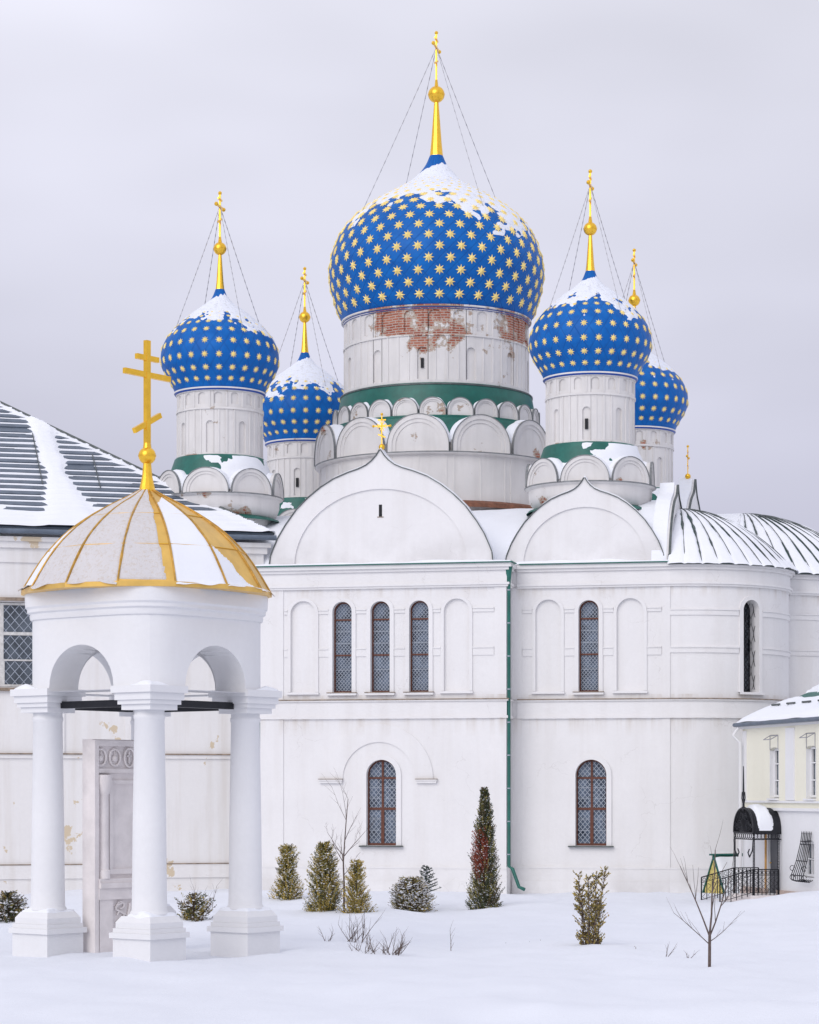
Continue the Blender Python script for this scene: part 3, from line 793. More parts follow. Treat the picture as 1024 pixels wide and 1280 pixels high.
def kokoshnik_meshes(hw, stilt, depth, seed):
    n = 20
    def arc(r, st=stilt):
        return [(r, 0)] + [(r*math.cos(PI*k/n), st+r*math.sin(PI*k/n)) for k in range(n+1)] + [(-r, 0)]
    rings = [(hw, 0.0), (hw*.86, 0.0), (hw*.86, .035), (hw*.74, .035), (hw*.74, .065)]
    b = MB()
    def strip(A, ya, B, yb):
        for k in range(len(A)-1): b.quad((A[k][0], ya, A[k][1]), (A[k+1][0], ya, A[k+1][1]), (B[k+1][0], yb, B[k+1][1]), (B[k][0], yb, B[k][1]))
    for (r0, y0), (r1, y1) in zip(rings, rings[1:]): strip(arc(r0), y0, arc(r1), y1)
    A = arc(hw*.74); i = [b.vert((x, .065, z)) for x, z in A]; b.face(i)
    strip(arc(hw), 0.0, arc(hw*.97), depth)
    body = obj('kokoshnik', b, W_KOK); cyl_uv(body, 0, True)
    e = MB(); b, keep = e, None
    A0, A1 = arc(hw+.004), arc(hw+.022)
    strip(A0, -.025, A1, -.025); strip(A1, -.025, A1, .05); strip(A0, -.025, A0, .05)
    edge = obj('edging', e, EDGE2)
    def fn(s, t):
        an = PI*(.02+.96*s); y = .06+(depth-.06)*t; r = hw+.01
        p = (r*math.cos(an), y, stilt+r*math.sin(an)); nn = Vector((math.cos(an)*.4, -.15, 1)).normalized()
        right = math.cos(an)
        th = .10*hw**.4*(.25+.55*abs(right)+.25*right+.7*nz(an*1.7+seed, y*2, seed)) - .16*hw**.4*math.exp(-(t/.12)**2)
        return p, nn, th
    sn = obj('snow', snow_patch(fn, 26, 8), SNOW, smooth=70)
    return body, edge, sn
def kokoshnik_ring(proto, loc, rr, z, count, phase):
    for k in range(count):
        a = phase+2*PI*k/count
        M = Matrix.Translation((loc[0]+rr*math.cos(a), loc[1]+rr*math.sin(a), z)) @ Matrix.Rotation(a+PI/2, 4, 'Z')
        # a + 90deg turns local -y (the face) outwards
        r = link('kokoshnik', proto[0].data, cath, mat=M)
        link('edging', proto[1].data, r); link('snow', proto[2].data, r)

STARS = []            # (visible size, dome object, matrix, mesh)
def star_mesh(r):
    b = MB(); c = b.vert((0, 0, r*.30)); ring = []
    for k in range(16):
        a = 2*PI*k/16; q = r if k % 2 == 0 else r*.46; ring.append(b.vert((q*math.cos(a), q*math.sin(a), r*.05)))
    for k in range(16): b.face((c, ring[k], ring[(k+1) % 16]))
    low = [b.vert((b.v[i][0], b.v[i][1], -r*.12)) for i in ring]
    for k in range(16): b.face((ring[k], low[k], low[(k+1) % 16], ring[(k+1) % 16]))
    me = bpy.data.meshes.new('star'); me.from_pydata(b.v, [], b.f); me.materials.append(GOLD_STAR); return me, b

def onion(loc, prof, rows, per_row, stagger, star_r, spire, snow_fn, snow_seed, world_xy):
    P = smooth_profile(prof, 6)
    q = lathe(P, 96, uvn=per_row)
    # seam pattern follows the surface length
    L = [0]
    for (r0, z0), (r1, z1) in zip(P, P[1:]): L.append(L[-1]+math.hypot(r1-r0, z1-z0))
    q.uv = [(u, L[i//97]/.38) for i, (u, v) in enumerate(q.uv)]
    dome = obj('onion_dome', q, BLUE, cath, loc, smooth=50)
    b = lathe([(P[0][0]-.12, P[0][1]-.05), (P[0][0]+.02, P[0][1]-.045), (P[0][0]+.055, P[0][1]), (P[0][0]+.05, P[0][1]+.03), (P[0][0]-.02, P[0][1]+.05)], 72)
    obj('rim', b, BLUE_RIM, dome, smooth=50)
    # surface sampling by length
    def at(l):
        l = max(0, min(L[-1]-1e-6, l)); i = 0
        while L[i+1] < l: i += 1
        t = (l-L[i])/(L[i+1]-L[i]); r = P[i][0]+(P[i+1][0]-P[i][0])*t; z = P[i][1]+(P[i+1][1]-P[i][1])*t
        dr, dz = (P[i+1][0]-P[i][0]), (P[i+1][1]-P[i][1]); n = math.hypot(dr, dz); return r, z, dz/n, -dr/n
    me, mbst = star_mesh(star_r)
    for k, (l, sc) in enumerate(rows):
        r, z, nr, nzv = at(l)
        for j in range(per_row):
            a = 2*PI*(j+(.5 if stagger and k % 2 else 0))/per_row - PI/2 + R(2)
            c, s = math.cos(a), math.sin(a); n = Vector((nr*c, nr*s, nzv)); t = Vector((-s, c, 0)); up = n.cross(t)
            M = Matrix(((up.x, t.x, n.x, r*c), (up.y, t.y, n.y, r*s), (up.z, t.z, n.z, z), (0, 0, 0, 1))) @ Matrix.Scale(sc, 4)
            wp = Vector((world_xy[0], world_xy[1], 0)) + Matrix.Rotation(-TH, 3, 'Z') @ Vector((r*c, r*s, z)); wn_ = Matrix.Rotation(-TH, 3, 'Z') @ n
            vd = CAMV-wp; vis = wn_.dot(vd.normalized())*star_r*sc/vd.length
            STARS.append((vis, dome, M, me, mbst))
    # gilded spire, orb, cross
    zb, zt, rb, rt, zo, ro, zc0, zc1, bar = spire
    b = MB(); n = 10
    pts = [(0,0,zb-.05), (0,0,zb), (0,0,zb+.25*(zt-zb)), (0,0,zt), (0,0,zo-ro*.9)]
    b.tube(pts, [rb*1.06, rb*1.0, rb*.80, rt, rt*.9], n); obj('spire', b, GOLD, dome, smooth=20)
    b = MB(); b.sphere((0,0,zo), ro, 20, 14); b.tube([(0,0,zo-.02),(0,0,zo+.02)], ro*1.03, 20); obj('orb', b, GOLD, dome, smooth=50)
    b = MB(); h = zc1-zc0
    b.tube([(0,0,zo+ro*.9),(0,0,zc0+h*.1)], [.07,.04], 8); b.bar((0,0,zc0),(0,0,zc1), .055, .055, up=(0,1,0))
    zz = zc0+h*.72
    b.bar((0,-bar,zz),(0,bar,zz), .05, .07); b.bar((0,-bar*.5,zc0+h*.87),(0,bar*.5,zc0+h*.87), .045, .06); b.bar((0,-bar*.5,zc0+h*.38),(0,bar*.5,zc0+h*.50), .045, .06)
    for y in (-bar, bar): b.sphere((0,y,zz), .07, 8, 6)
    b.sphere((0,0,zc1), .065, 8, 6); obj('cross', b, GOLD, dome, smooth=40)
    # four guy chains
    za = zc0+h*.70
    for k in range(4):
        a = PI/4+PI/2*k - TH*.2; l = L[-1]*(.50 if k in (0, 3) else .52); r, z, nr, nzv = at(l)
        p0, p1 = Vector((.02*math.cos(a), .02*math.sin(a), za)), Vector((r*math.cos(a), r*math.sin(a), z+.02)); b = MB(); m = 60; pts = []; rad = []
        for i in range(m+1):
            t = i/m; p = p0.lerp(p1, t); p.z -= .05*(p1-p0).length*t*(1-t)*.5; pts.append(p); rad.append(.019 if i % 3 == 0 else .009)
        b.tube(pts, rad, 4); obj('chain', b, CHAIN, dome)
    # wind-blown snow cap
    def fn(s, t):
        a = -PI+2*PI*s; l = L[-1]*(.34+.645*t); r, z, nr, nzv = at(l)
        lim = snow_fn(math.degrees((a-TH+PI) % (2*PI)-PI))      # lowest covered fraction of the length
        f = l/L[-1]; th = .30*(f-lim) + .055*fbm(a*3.2+snow_seed, f*9, snow_seed) + .022*nz(a*13, f*30, snow_seed)
        th = min(th, .020+.012*nz(a*9, f*20, 2)); 
        ft = .905+.035*math.cos(a-TH+.75)+.018*nz(a*3, snow_seed)
        if f > ft: th -= (f-ft)*1.6
        c_, s_ = math.cos(a), math.sin(a)
        return (r*c_, r*s_, z), Vector((nr*c_, nr*s_, nzv)), th
    obj('snow_cap', snow_patch(fn, 200, 80), SNOW_DUST, dome, smooth=60)
    return dome, L

# centre
def zpx(y, k): return ZC+(990-y)*k
k = .028
mp = [(115,407),(121,397),(126,384),(131,367),(134,350),(133.6,334),(130,318),(124,302),(114,286),(97,269),(76,254),(50,239),(30,226.5),(15,209),(8.3,195)]
mp = [(h*k, zpx(y, k)) for h, y in mp]
kM = kokoshnik_meshes(1.03, .22, 1.0, 3.0); kS = kokoshnik_meshes(.43, .16, .6, 8.0); kN = kokoshnik_meshes(.75, .05, .75, 5.0)
PH = -PI/2+R(3)
drum((0,0,0), 3.22, 16.95, 18.55, 19.52, 12, 24, .17, .21, PH, W_DRUM_BIG, (PH, 17.42))
b = lathe([(3.24, 16.93), (3.34, 16.88), (3.35, 16.84), (3.45, 16.30), (3.48, 15.8)], 96); sk = obj('skirt_roof', b, GREEN, cath, smooth=30)
b = lathe([(3.35, 16.885), (3.375, 16.88), (3.375, 16.83), (3.345, 16.825)], 96); obj('drip_edge', b, EDGE, sk, smooth=30)
kokoshnik_ring(kS, (0,0), 3.60, 15.76, 24, -PI/2+R(9.5))
b = lathe([(3.3, 15.76), (3.66, 15.76), (3.66, 15.70), (3.72, 15.66), (3.93, 14.9), (3.98, 14.46)], 96); obj('skirt_roof', b, GREEN, cath, smooth=30)
kokoshnik_ring(kM, (0,0), 4.13, 14.47, 12, -PI/2+R(3.0))
b = lathe([(3.9, 14.47), (4.22, 14.47), (4.24, 14.44), (4.22, 14.40), (4.05, 14.36), (4.05, 11.9), (4.12, 11.9)], 96)
ld = obj('drum_base', b, W_DRUM, cath, smooth=30); cyl_uv(ld, 13.0)
b = lathe([(4.235, 14.475), (4.26, 14.472), (4.26, 14.44), (4.235, 14.437)], 96); obj('edging', b, EDGE2, ld, smooth=30)
b = lathe([(4.06, 12.86), (4.26, 12.76), (4.28, 12.62)], 96); obj('rusty_apron', b, RUST, ld, smooth=30)
b = MB()
for kk in range(12):
    for o_ in (-.44, 0, .44):
        a = PH+2*PI*(kk+o_)/12; n = Vector((math.cos(a), math.sin(a), 0)); b.bar(n*4.05+Vector((0,0,12.6)), n*4.05+Vector((0,0,14.36)), .05, .035, up=n)
m_ = obj('lesenes', b, W_DRUM, ld); cyl_uv(m_, 13.0)

def main_snow(a):      # a: bearing in degrees, -90 faces the camera, 0 is east
    return interp([(-180,.50),(-150,.52),(-125,.56),(-100,.57),(-85,.53),(-65,.45),(-40,.38),(0,.36),(60,.40),(120,.46),(180,.50)], a)
Lm = sum(math.hypot(a[0]-b_[0], a[1]-b_[1]) for a, b_ in zip(mp, mp[1:]))
rows = []; l = .47; kx = 0
while l < Lm*.86:
    rows.append((l, 1.0 if l < Lm*.55 else max(.45, 1.0-(l/Lm-.55)*1.8))); l += .40 if l < Lm*.6 else .36
md, ML = onion((0,0,0), mp, rows, 32, True, .188, (zpx(195,k), zpx(130,k), .235, .085, zpx(118,k), .29, zpx(106,k), zpx(41,k), .52), main_snow, 1.0, C0)

# the four corner domes
k = .02563
sp = [(57,476),(61.5,466),(68.5,454.5),(75,441.5),(76.5,430),(75.2,419),(70,406),(60,392.6),(45.5,379),(32,368.5),(18.5,359),(10.5,350),(5.8,339)]
sp = [(h*k, zpx(y, k)) for h, y in sp]
Ls = sum(math.hypot(a[0]-b_[0], a[1]-b_[1]) for a, b_ in zip(sp, sp[1:]))
rows_s = [(l, sc) for l, sc in ((.34,.9),(.72,1),(1.15,1),(1.62,1),(2.06,.95),(2.44,.8),(2.76,.65),(3.02,.5)) if l < Ls*.86]
snows = [ (lambda a: interp([(-180,.60),(-120,.64),(-95,.63),(-75,.61),(-55,.53),(-30,.48),(0,.47),(90,.52),(180,.60)], a)),
          (lambda a: interp([(-180,.58),(-120,.60),(-95,.60),(-70,.57),(-50,.53),(-30,.50),(0,.48),(90,.52),(180,.58)], a)),
          (lambda a: interp([(-180,.47),(-90,.50),(0,.46),(180,.47)], a)),
          (lambda a: interp([(-180,.55),(-90,.58),(-40,.52),(0,.50),(180,.55)], a)) ]
spots = [(-6.296, 79.7), (5.793, 76.9), (-3.982, 91.2), (8.252, 88.1)]
for i, (X, Y) in enumerate(spots):
    d = Vector((X, Y))-C0; loc = (d.dot(U), d.dot(V), 0); ph = -PI/2+R(3)
    drum(loc, 1.41, 14.12, 15.68, 16.33, 8, 16, .13, .13, ph+(.0), W_DRUM, (ph, 14.55) if i in (1, 2) else None)
    b = lathe([(1.44, 14.17), (1.50, 14.12), (1.70, 13.55), (1.86, 13.05)], 72); s_ = obj('skirt_roof', b, GREEN, cath, loc, smooth=30)
    def fn(s, t, sd=i*5.0):
        a = -PI+2*PI*s; r = 1.51+.35*t; z = 14.10-1.0*t
        th = .04*(math.cos(a+.35)-.25)+.06*fbm(a*2.2+sd, t*2, sd)+(.02 if t > .6 else -.015)
        return (r*math.cos(a), r*math.sin(a), z), Vector((math.cos(a)*.7, math.sin(a)*.7, .5)), min(th, .07)
    obj('snow', snow_patch(fn, 96, 12), SNOW, s_, smooth=60)
    kokoshnik_ring(kN, loc, 1.99, 12.84, 8, ph)
    b = lathe([(1.7, 12.85), (2.08, 12.85), (2.09, 12.81), (2.04, 12.77), (1.98, 12.74), (1.97, 12.5), (1.90, 12.3), (1.74, 12.15), (1.70, 11.8)], 72)
    bs = obj('drum_base', b, W_KOK, cath, loc, smooth=30); cyl_uv(bs, 12)
    b = lathe([(2.075, 12.855), (2.11, 12.853), (2.11, 12.815), (2.08, 12.81)], 72); obj('edging', b, EDGE2, bs, smooth=30)
    b = lathe([(1.74, 12.19), (1.98, 12.10), (2.05, 12.02)], 72); obj('apron', b, GREEN, bs, smooth=30)
    onion(loc, sp, rows_s, 26, False, .125, (zpx(339,k), zpx(297,k), .15, .062, zpx(286,k), .215, zpx(277,k), zpx(214,k), .42), snows[i], 3.0+i*2.3, (X, Y))
for pr in (kM, kS, kN):
    for o in pr: bpy.data.objects.remove(o, do_unlink=True)

# stars: the 300 that show largest stand alone, the others are joined per dome
STARS.sort(key=lambda t: -t[0])
for vis, dome, M, me, b in STARS[:300]: link('star', me, dome, mat=M)
rest = {}
for vis, dome, M, me, b in STARS[300:]:
    t = rest.setdefault(dome.name, (dome, MB()))[1]; off = len(t.v)
    t.v += [tuple(M @ Vector(v)) for v in b.v]; t.f += [tuple(i+off for i in f) for f in b.f]; t.fm += b.fm
for dome, t in rest.values(): tag(obj('further_stars', t, GOLD_STAR, dome), kind='stuff')

# ------------------------------------------------------------------ the long building joined to the cathedral on its west side
ref = thing('refectory_building', 'long white building with flaking limewash and hipped grey sheet roof streaked with snow', 'building', (-4.75, 77.0, 0), math.atan2(.252, .968))
# local x runs along the wall towards the cathedral (corner at x=0), y inwards
EZ = 11.35
b = wall(flat(0), -22, .0, -.4, EZ-.25, [Op(-8.25, 1.12, 6.40, 9.05, .30, rise=.01)]); obj('wall', b, W_REF, ref, weld=True)
b = MB(); b.quad((0,0,-.4),(0,14,-.4),(0,14,EZ-.25),(0,0,EZ-.25)); b.quad((-22,0,-.4),(-22,14,-.4),(-22,14,EZ-.25),(-22,0,EZ-.25)); b.quad((-22,14,-.4),(0,14,-.4),(0,14,EZ-.25),(-22,14,EZ-.25)); obj('wall', b, W_REF, ref)
for z0, z1, pr, m, nm in ((4.18, 4.30, .06, W_REF, 'string_course'), (4.301, 4.34, .10, FLASH, 'string_flashing'), (.40, .83, .05, W_REF, 'plinth_course'), (.831, .86, .07, FLASH, 'plinth_flashing'), (10.3, 10.75, .06, W_REF, 'frieze'), (10.751, 10.95, .16, W_REF, 'cornice'), (10.951, 11.09, .26, W_REF, 'cornice')):
    b = MB(); b.box(-22, pr, -pr, .02, z0, z1); obj(nm, b, m, ref)
for x0, x1 in ((-6.9, -6.3), (-.62, .03), (-4.4, -3.9)):
    b = MB(); b.box(x0, x1, -.05, .02, 4.345, 10.29); obj('pilaster', b, W_REF, ref)
window('window', ref, (-8.25, .14, 0), 0, 1.11, 6.42, 9.04, ((7.25, .05), (8.08, .10)), .13, .32, .020, (WHITEWOOD, GLASS_DARK, LATT), (), arch=False)
b = MB(); b.box(-9.5, -7.0, -.12, 0, 9.1, 9.2); b.box(-9.5, -7.0, -.12, .0, 6.28, 6.38); obj('window_ledge', b, FLASH, ref)
b = MB(); b.box(-6.05, -5.85, -.05, .0, 6.28, 6.33); obj('wall_bracket', b, RUST, ref)

SL = .64; LEN = math.hypot(1, SL); KMAX = 9.2
def rp(x, kk, h=0.0):          # point on the front slope: x along, kk plan distance from the eave
    n = Vector((0, -SL, 1)).normalized(); return Vector((x, kk-.35, EZ-.35*SL+.22+SL*kk)) + n*h
row = .335; roof = None
nrow = int(KMAX/row)
for i in range(nrow):
    k0, k1 = i*row, (i+1)*row
    b = MB(); h0, h1 = .035, .004
    b.quad(rp(-22, k0, h0), rp(.35-k0, k0, h0), rp(.35-k1, k1, h1), rp(-22, k1, h1)); b.quad(rp(-22, k0, 0), rp(.35-k0, k0, 0), rp(.35-k0, k0, h0), rp(-22, k0, h0))
    if roof is None: roof = obj('roof', b, ROOFGREY, ref)
    else: obj('roof_sheet', b, ROOFGREY, roof)
b = MB(); e0, e1 = rp(.35, 0), rp(.35-KMAX, KMAX)
b.quad(e0, (.35, 13.3, e0.z), (.35-KMAX, 14-KMAX+3, e1.z), e1); obj('hip_slope', b, SNOW, roof)
b = MB(); b.quad(e1, (-22, e1.y, e1.z), (-22, 14.3, e0.z), (.35, 14.3, e0.z)); obj('rear_slope', b, SNOW, roof)
b = MB(); b.tube([e0+Vector((0,0,.05)), e0.lerp(e1, .5)+Vector((0,0,.06)), e1+Vector((0,0,.05))], .055, 6); obj('hip_cap', b, EDGE, roof)
b = MB(); b.tube([(-22, -.42, e0.z-.10), (.4, -.42, e0.z-.10)], .085, 8); b.box(-22, .32, -.32, .0, e0.z-.13, e0.z-.03); obj('gutter', b, ROOFGREY, roof, smooth=50)
def fn(s, t):
    x = -16.5+16.9*s; kk = KMAX*.98*t; hipd = (.35-kk)-x
    fr = (kk/row) % 1.0; a = kk/row
    th = -.020
    th += .040*math.exp(-((fr-.80)/.12)**2)*(.85+.8*nz(x*.45, math.floor(a)*3.7, 2))       # a ridge of snow on every lap
    th += .10*max(0, 1-kk/1.45-.25*nz(x*.5, 3)+.12*nz(x*1.7, kk))                            # deep along the eave
    xc = -6.25-.06*(kk-4)                                                                  # bare-blown channel that filled up
    th += .09*math.exp(-((x-xc)/(.33+.2*max(0, 3.0-kk)+.16*nz(kk*1.3, 4)))**4)
    xc = -10.6
    th += .07*math.exp(-((x-xc)/.3)**4)
    if hipd < .45: th += .06*(1-hipd/.45)+.02*nz(x*2, kk*2)
    th += .008*nz(x*.8, kk*.6, 7)
    if hipd < 0: th = -.05
    return rp(x, kk, .022), Vector((0, -SL, 1)).normalized(), min(th, .12)
obj('snow_cover', snow_patch(fn, 330, 260), SNOW, roof, smooth=60)
for x in (-6.75, -4.9):
    b = MB(); b.tube([rp(x, 2.6 if x < -6 else 2.5, .07), rp(x, 5.9 if x < -6 else 4.6, .07)], .018, 5); obj('roof_rod', b, EDGE, roof)

# ------------------------------------------------------------------ gazebo in front
GX, GY = (184-512)/F*45.7, 45.7
gaz = thing('gazebo', 'white open gazebo on four stout columns with ribbed gold dome and cross', 'gazebo', (GX, GY, 0), R(-37.5))
CA_ = 1.322
for sx in (-1, 1):
    for sy in (-1, 1):
        x, y = sx*CA_, sy*CA_
        b = MB()
        for z0, z1, h in ((-.35, .46, .47), (.461, .56, .52), (.561, .64, .47), (.641, .75, .435)): b.box(x-h, x+h, y-h, y+h, z0, z1)
        for z0, z1, h0, h1 in ((.75, .86, .435, .36),):
            q = [(x-h0,y-h0,z0),(x+h0,y-h0,z0),(x+h0,y+h0,z0),(x-h0,y+h0,z0),(x-h1,y-h1,z1),(x+h1,y-h1,z1),(x+h1,y+h1,z1),(x-h1,y+h1,z1)]
            i = len(b.v); b.v += q
            for f in ((4,5,6,7),(0,1,5,4),(1,2,6,5),(2,3,7,6),(3,0,4,7)): b.face([i+k for k in f])
        pl = obj('plinth', b, W_GAZ, gaz)
        def fn(s, t, x=x, y=y):
            px_, py_ = x+.55*(2*s-1), y+.55*(2*t-1); r = max(abs(px_-x), abs(py_-y))
            zz = interp([(0,.93),(.33,.90),(.37,.85),(.44,.76),(.47,.66),(.52,.57),(.55,.5)], r)
            return (px_, py_, zz), (0,0,1), .07*(.15+.9*nz(px_*2.5, py_*2.5, 3)+.3*(s-t))-.12*max(0, r-.34)/.08
        obj('snow', snow_patch(fn, 26, 26), SNOW, pl, smooth=50)
        c = lathe([(.345,.86),(.36,.90),(.345,.94),(.325,.97),(.318,1.3),(.305,2.6),(.275,4.45),(.29,4.47),(.29,4.53),(.275,4.55),(.275,4.66)], 32)
        obj('column', c, W_GAZ, gaz, (x, y, 0), smooth=40)
        b = MB()
        for z0, z1, h in ((4.62, 4.72, .36), (4.721, 4.80, .41), (4.801, 4.93, .45), (4.931, 5.06, .50)): b.box(x-h, x+h, y-h, y+h, z0, z1)
        cp = obj('capital', b, W_GAZ, gaz)
        def fn2(s, t, x=x, y=y, ox=sx, oy=sy):
            px_, py_ = x+.48*(2*s-1), y+.48*(2*t-1)
            o_ = ((px_-x)*ox+(py_-y)*oy)
            return (px_, py_, 5.061), (0,0,1), .09*min(1, max(-.5, (o_-.22)*3))*(.8+.6*nz(px_*3, py_*3))-.12*max(0, max(abs(px_-x), abs(py_-y))-.42)/.06
        obj('snow', snow_patch(fn2, 20, 20), SNOW, cp, smooth=50)
# upper body: a square with well rounded corners, four arches
AO, AI, SN = 1.77, 1.02, 4.7
def se(x): return max(0.0, AO**SN-abs(x)**SN)**(1/SN)
XC = AO*2**(-1/SN)
AW = .835
for kq in range(4):
    M = Matrix.Rotation(PI/2*kq, 4, 'Z')
    b = wall(lambda s, z, d: tuple(M @ Vector((s, -se(s)+d, z))), -XC, XC, 5.061, 6.88, [Op(0, AW, 5.0, 5.06, AO-AI, rise=AW-.05)], step=.11)
    q = wall(lambda s, z, d: tuple(M @ Vector((s, -AI+d, z))), -1.0, 1.0, 5.061, 6.9, [Op(0, AW, 5.0, 5.06, .0, rise=AW-.05)]); off = len(b.v); b.v += q.v; b.f += [tuple(i+off for i in f) for f in q.f]; b.fm += q.fm
    obj('arch_wall', b, W_GAZ, gaz, smooth=35, weld=True)
    b = MB(); a0, a1 = M @ Vector((-.90, -CA_, 4.76)), M @ Vector((.90, -CA_, 4.76)); b.bar(a0, a1, .16, .13); obj('tie_beam', b, IRON, gaz)
LOOP = []
for kq in range(4):
    M = Matrix.Rotation(PI/2*kq, 4, 'Z')
    for q in range(16):
        x = -XC+2*XC*q/16; LOOP.append(M @ Vector((x, -se(x), 0)))
b = MB(); P = []
for off, z in [(-.03,6.36),(.035,6.36),(.05,6.40),(.05,6.47),(.10,6.50),(.10,6.56),(.135,6.60),(.15,6.89),(-.6,6.89)]:
    P.append([b.vert((p.x*(1+off/p.length), p.y*(1+off/p.length), z)) for p in LOOP])
for A, B in zip(P, P[1:]):
    for q in range(64): b.face((A[q], A[(q+1) % 64], B[(q+1) % 64], B[q]))
obj('cornice', b, W_GAZ, gaz, smooth=35)
b = MB(); i = [b.vert((1.9*math.cos(a*PI/8), 1.9*math.sin(a*PI/8), 6.87)) for a in range(16)]; b.face(i); obj('ceiling', b, W_GAZ, gaz)
# the dome: fourteen sheet gores between ribs
k = 1/65.6; ND = 14
gp = [(154,741),(150,734),(138,714),(122.5,692),(104,672.5),(86,657.5),(64,643),(44,632),(24,622),(10,614)]
gp = smooth_profile([(h*k, ZC+(990-y)*k) for h, y in gp], 2)
offs = R(37.5)-PI/2+R(-6.9)                # rib bearing in the gazebo's own frame
def gpt(a_i, i, f=0.0, h=0.0):
    a0 = offs+2*PI*a_i/ND; a1 = offs+2*PI*(a_i+1)/ND; r, z = gp[i]
    p = Vector((r*math.cos(a0), r*math.sin(a0), z)).lerp(Vector((r*math.cos(a1), r*math.sin(a1), z)), f)
    am_ = (a0+a1)/2; i2 = min(i+1, len(gp)-1); i1 = max(i-1, 0); dr, dz = gp[i2][0]-gp[i1][0], gp[i2][1]-gp[i1][1]; n = math.hypot(dr, dz)
    nn = Vector((math.cos(am_)*dz/n, math.sin(am_)*dz/n, -dr/n)); return p+nn*h, nn
NP = len(gp)
for a_i in range(ND):
    b = MB()
    for i in range(NP):
        for f in (0, .5, 1): b.v.append(tuple(gpt(a_i, i, f)[0]))
    for i in range(NP-1):
        for q in (0, 1): kk = i*3+q; b.face((kk, kk+1, kk+4, kk+3))
    g = obj('dome_panel', b, GOLD_PAINT, gaz)
    for ii in (6, 11):                           # sheet joints
        b = MB(); b.bar(gpt(a_i, ii, .02, .006)[0], gpt(a_i, ii, .98, .006)[0], .02, .012); obj('sheet_joint', b, GOLD_EDGE, g)
    b = MB(); b.tube([gpt(a_i, i, 0, .012)[0] for i in range(NP)], [.019]*(NP-6)+[.018, .017, .016, .015, .014, .012], 5); obj('rib', b, RIBM, gaz)
    b = MB(); p0, p1 = gpt(a_i, 0, 0)[0], gpt(a_i, 0, 1)[0]; c = Vector((0, 0, p0.z)); q0, q1 = c+(p0-c)*1.012, c+(p1-c)*1.012
    d = Vector((0,0,-.07)); u_ = Vector((0,0,.02)); 
    b.quad(q0+u_, q1+u_, q1+d, q0+d); b.quad(q0+d, q1+d, c+(p1-c)*.88+d, c+(p0-c)*.88+d); b.quad(q0+u_, q1+u_, p1+u_*.2, p0+u_*.2); obj('eave_fascia', b, GOLD_PAINT, gaz)
    # bearing of this gore seen from the front (0 = towards the camera, + = right)
    bear = math.degrees(((offs+2*PI*(a_i+.5)/ND) - R(37.5) + PI/2 + PI) % (2*PI) - PI)
    def fn(s, t, a_i=a_i, bear=bear):
        x = t*(NP-1.001); i = int(x); fr = x-i; p0, n0 = gpt(a_i, i, s); p1, n1 = gpt(a_i, i+1, s); p = p0.lerp(p1, fr); n = n0.lerp(n1, fr).normalized()
        th = .014+.010*nz(p.x*3, p.y*3, p.z*3)
        e = min(s, 1-s); th -= .022*math.exp(-(e/.035)**2)
        wob = .05*nz(t*7, bear)+.02*nz(t*25, bear)
        if -1 < bear < 12 and t > .03: th -= .2*min(1, max(0, (s-.86+.22*t+wob)*14))          # bare strip beside the rib
        if 25 < bear < 40 and t > .74+.15*s+wob: th -= .2
        if 50 < bear < 64 and t > .02: th -= .2*min(1, max(0, (t-.36*(1-s)**1.1-.02+wob)*12))  # snow only in the lower corner
        if 76 < bear < 92 and t > .05: th -= .2
        if t < .07: th += .028*(1-t/.07)*(.6+nz(bear, s*3)) if abs(bear-5) > 14 else -.02
        if -75 < bear < -55 and t < .10: th += .05*(1-t/.10)
        if t < .06 and not -1 < bear < 12:
            q_ = (1-t/.06)*max(0, .25+nz(bear*.7, s*2.5, 6)); rad = Vector((p.x, p.y, 0)).normalized(); p = p+rad*.07*q_-Vector((0,0,.10*q_)); th += .03*q_
        return p, n, th
    crust = SNOW_CRUST if -62 < bear < 8 else SNOW
    obj('panel_snow', snow_patch(fn, 24, 60), crust, g, smooth=60)
zt = ZC+(990-614)*k
b = MB(); b.tube([(0,0,zt-.06),(0,0,zt+.02),(0,0,zt+.28),(0,0,zt+.52)], [.19,.155,.10,.078], 12); fi = obj('finial', b, GOLD, gaz, smooth=25)
b = MB(); zo = ZC+(990-570)*k; b.sphere((0,0,zo), .168, 22, 14); b.tube([(0,0,zo-.015),(0,0,zo+.015)], .173, 22); b.tube([(0,0,zo+.14),(0,0,zo+.24)], [.085,.07], 10); obj('orb', b, GOLD, fi, smooth=50)
ca = math.atan2(.8, .6)+R(37.5)            # the cross bars run away to the right
cd = Vector((math.cos(ca), math.sin(ca), 0)); cn = Vector((-cd.y, cd.x, 0))
b = MB(); zc_ = lambda y: ZC+(990-y)*k
b.bar((0,0,zc_(556)),(0,0,zc_(426)), .115, .085, up=cn)
def xb(y, h, dz, w): b.bar(cd*-h+Vector((0,0,zc_(y)-dz)), cd*h+Vector((0,0,zc_(y)+dz)), .075, w)
xb(469, .63, 0, .105); xb(448, .30, 0, .10); xb(529, .36, .19, .10)
obj('cross', b, GOLD, gaz)

# ------------------------------------------------------------------ carved stone stele under the gazebo
ste = thing('carved_stele', 'tall pale carved stone slab with niche panel standing inside the gazebo', 'stele', ((160-512)/F*46.3, 46.3, -.05), R(50))
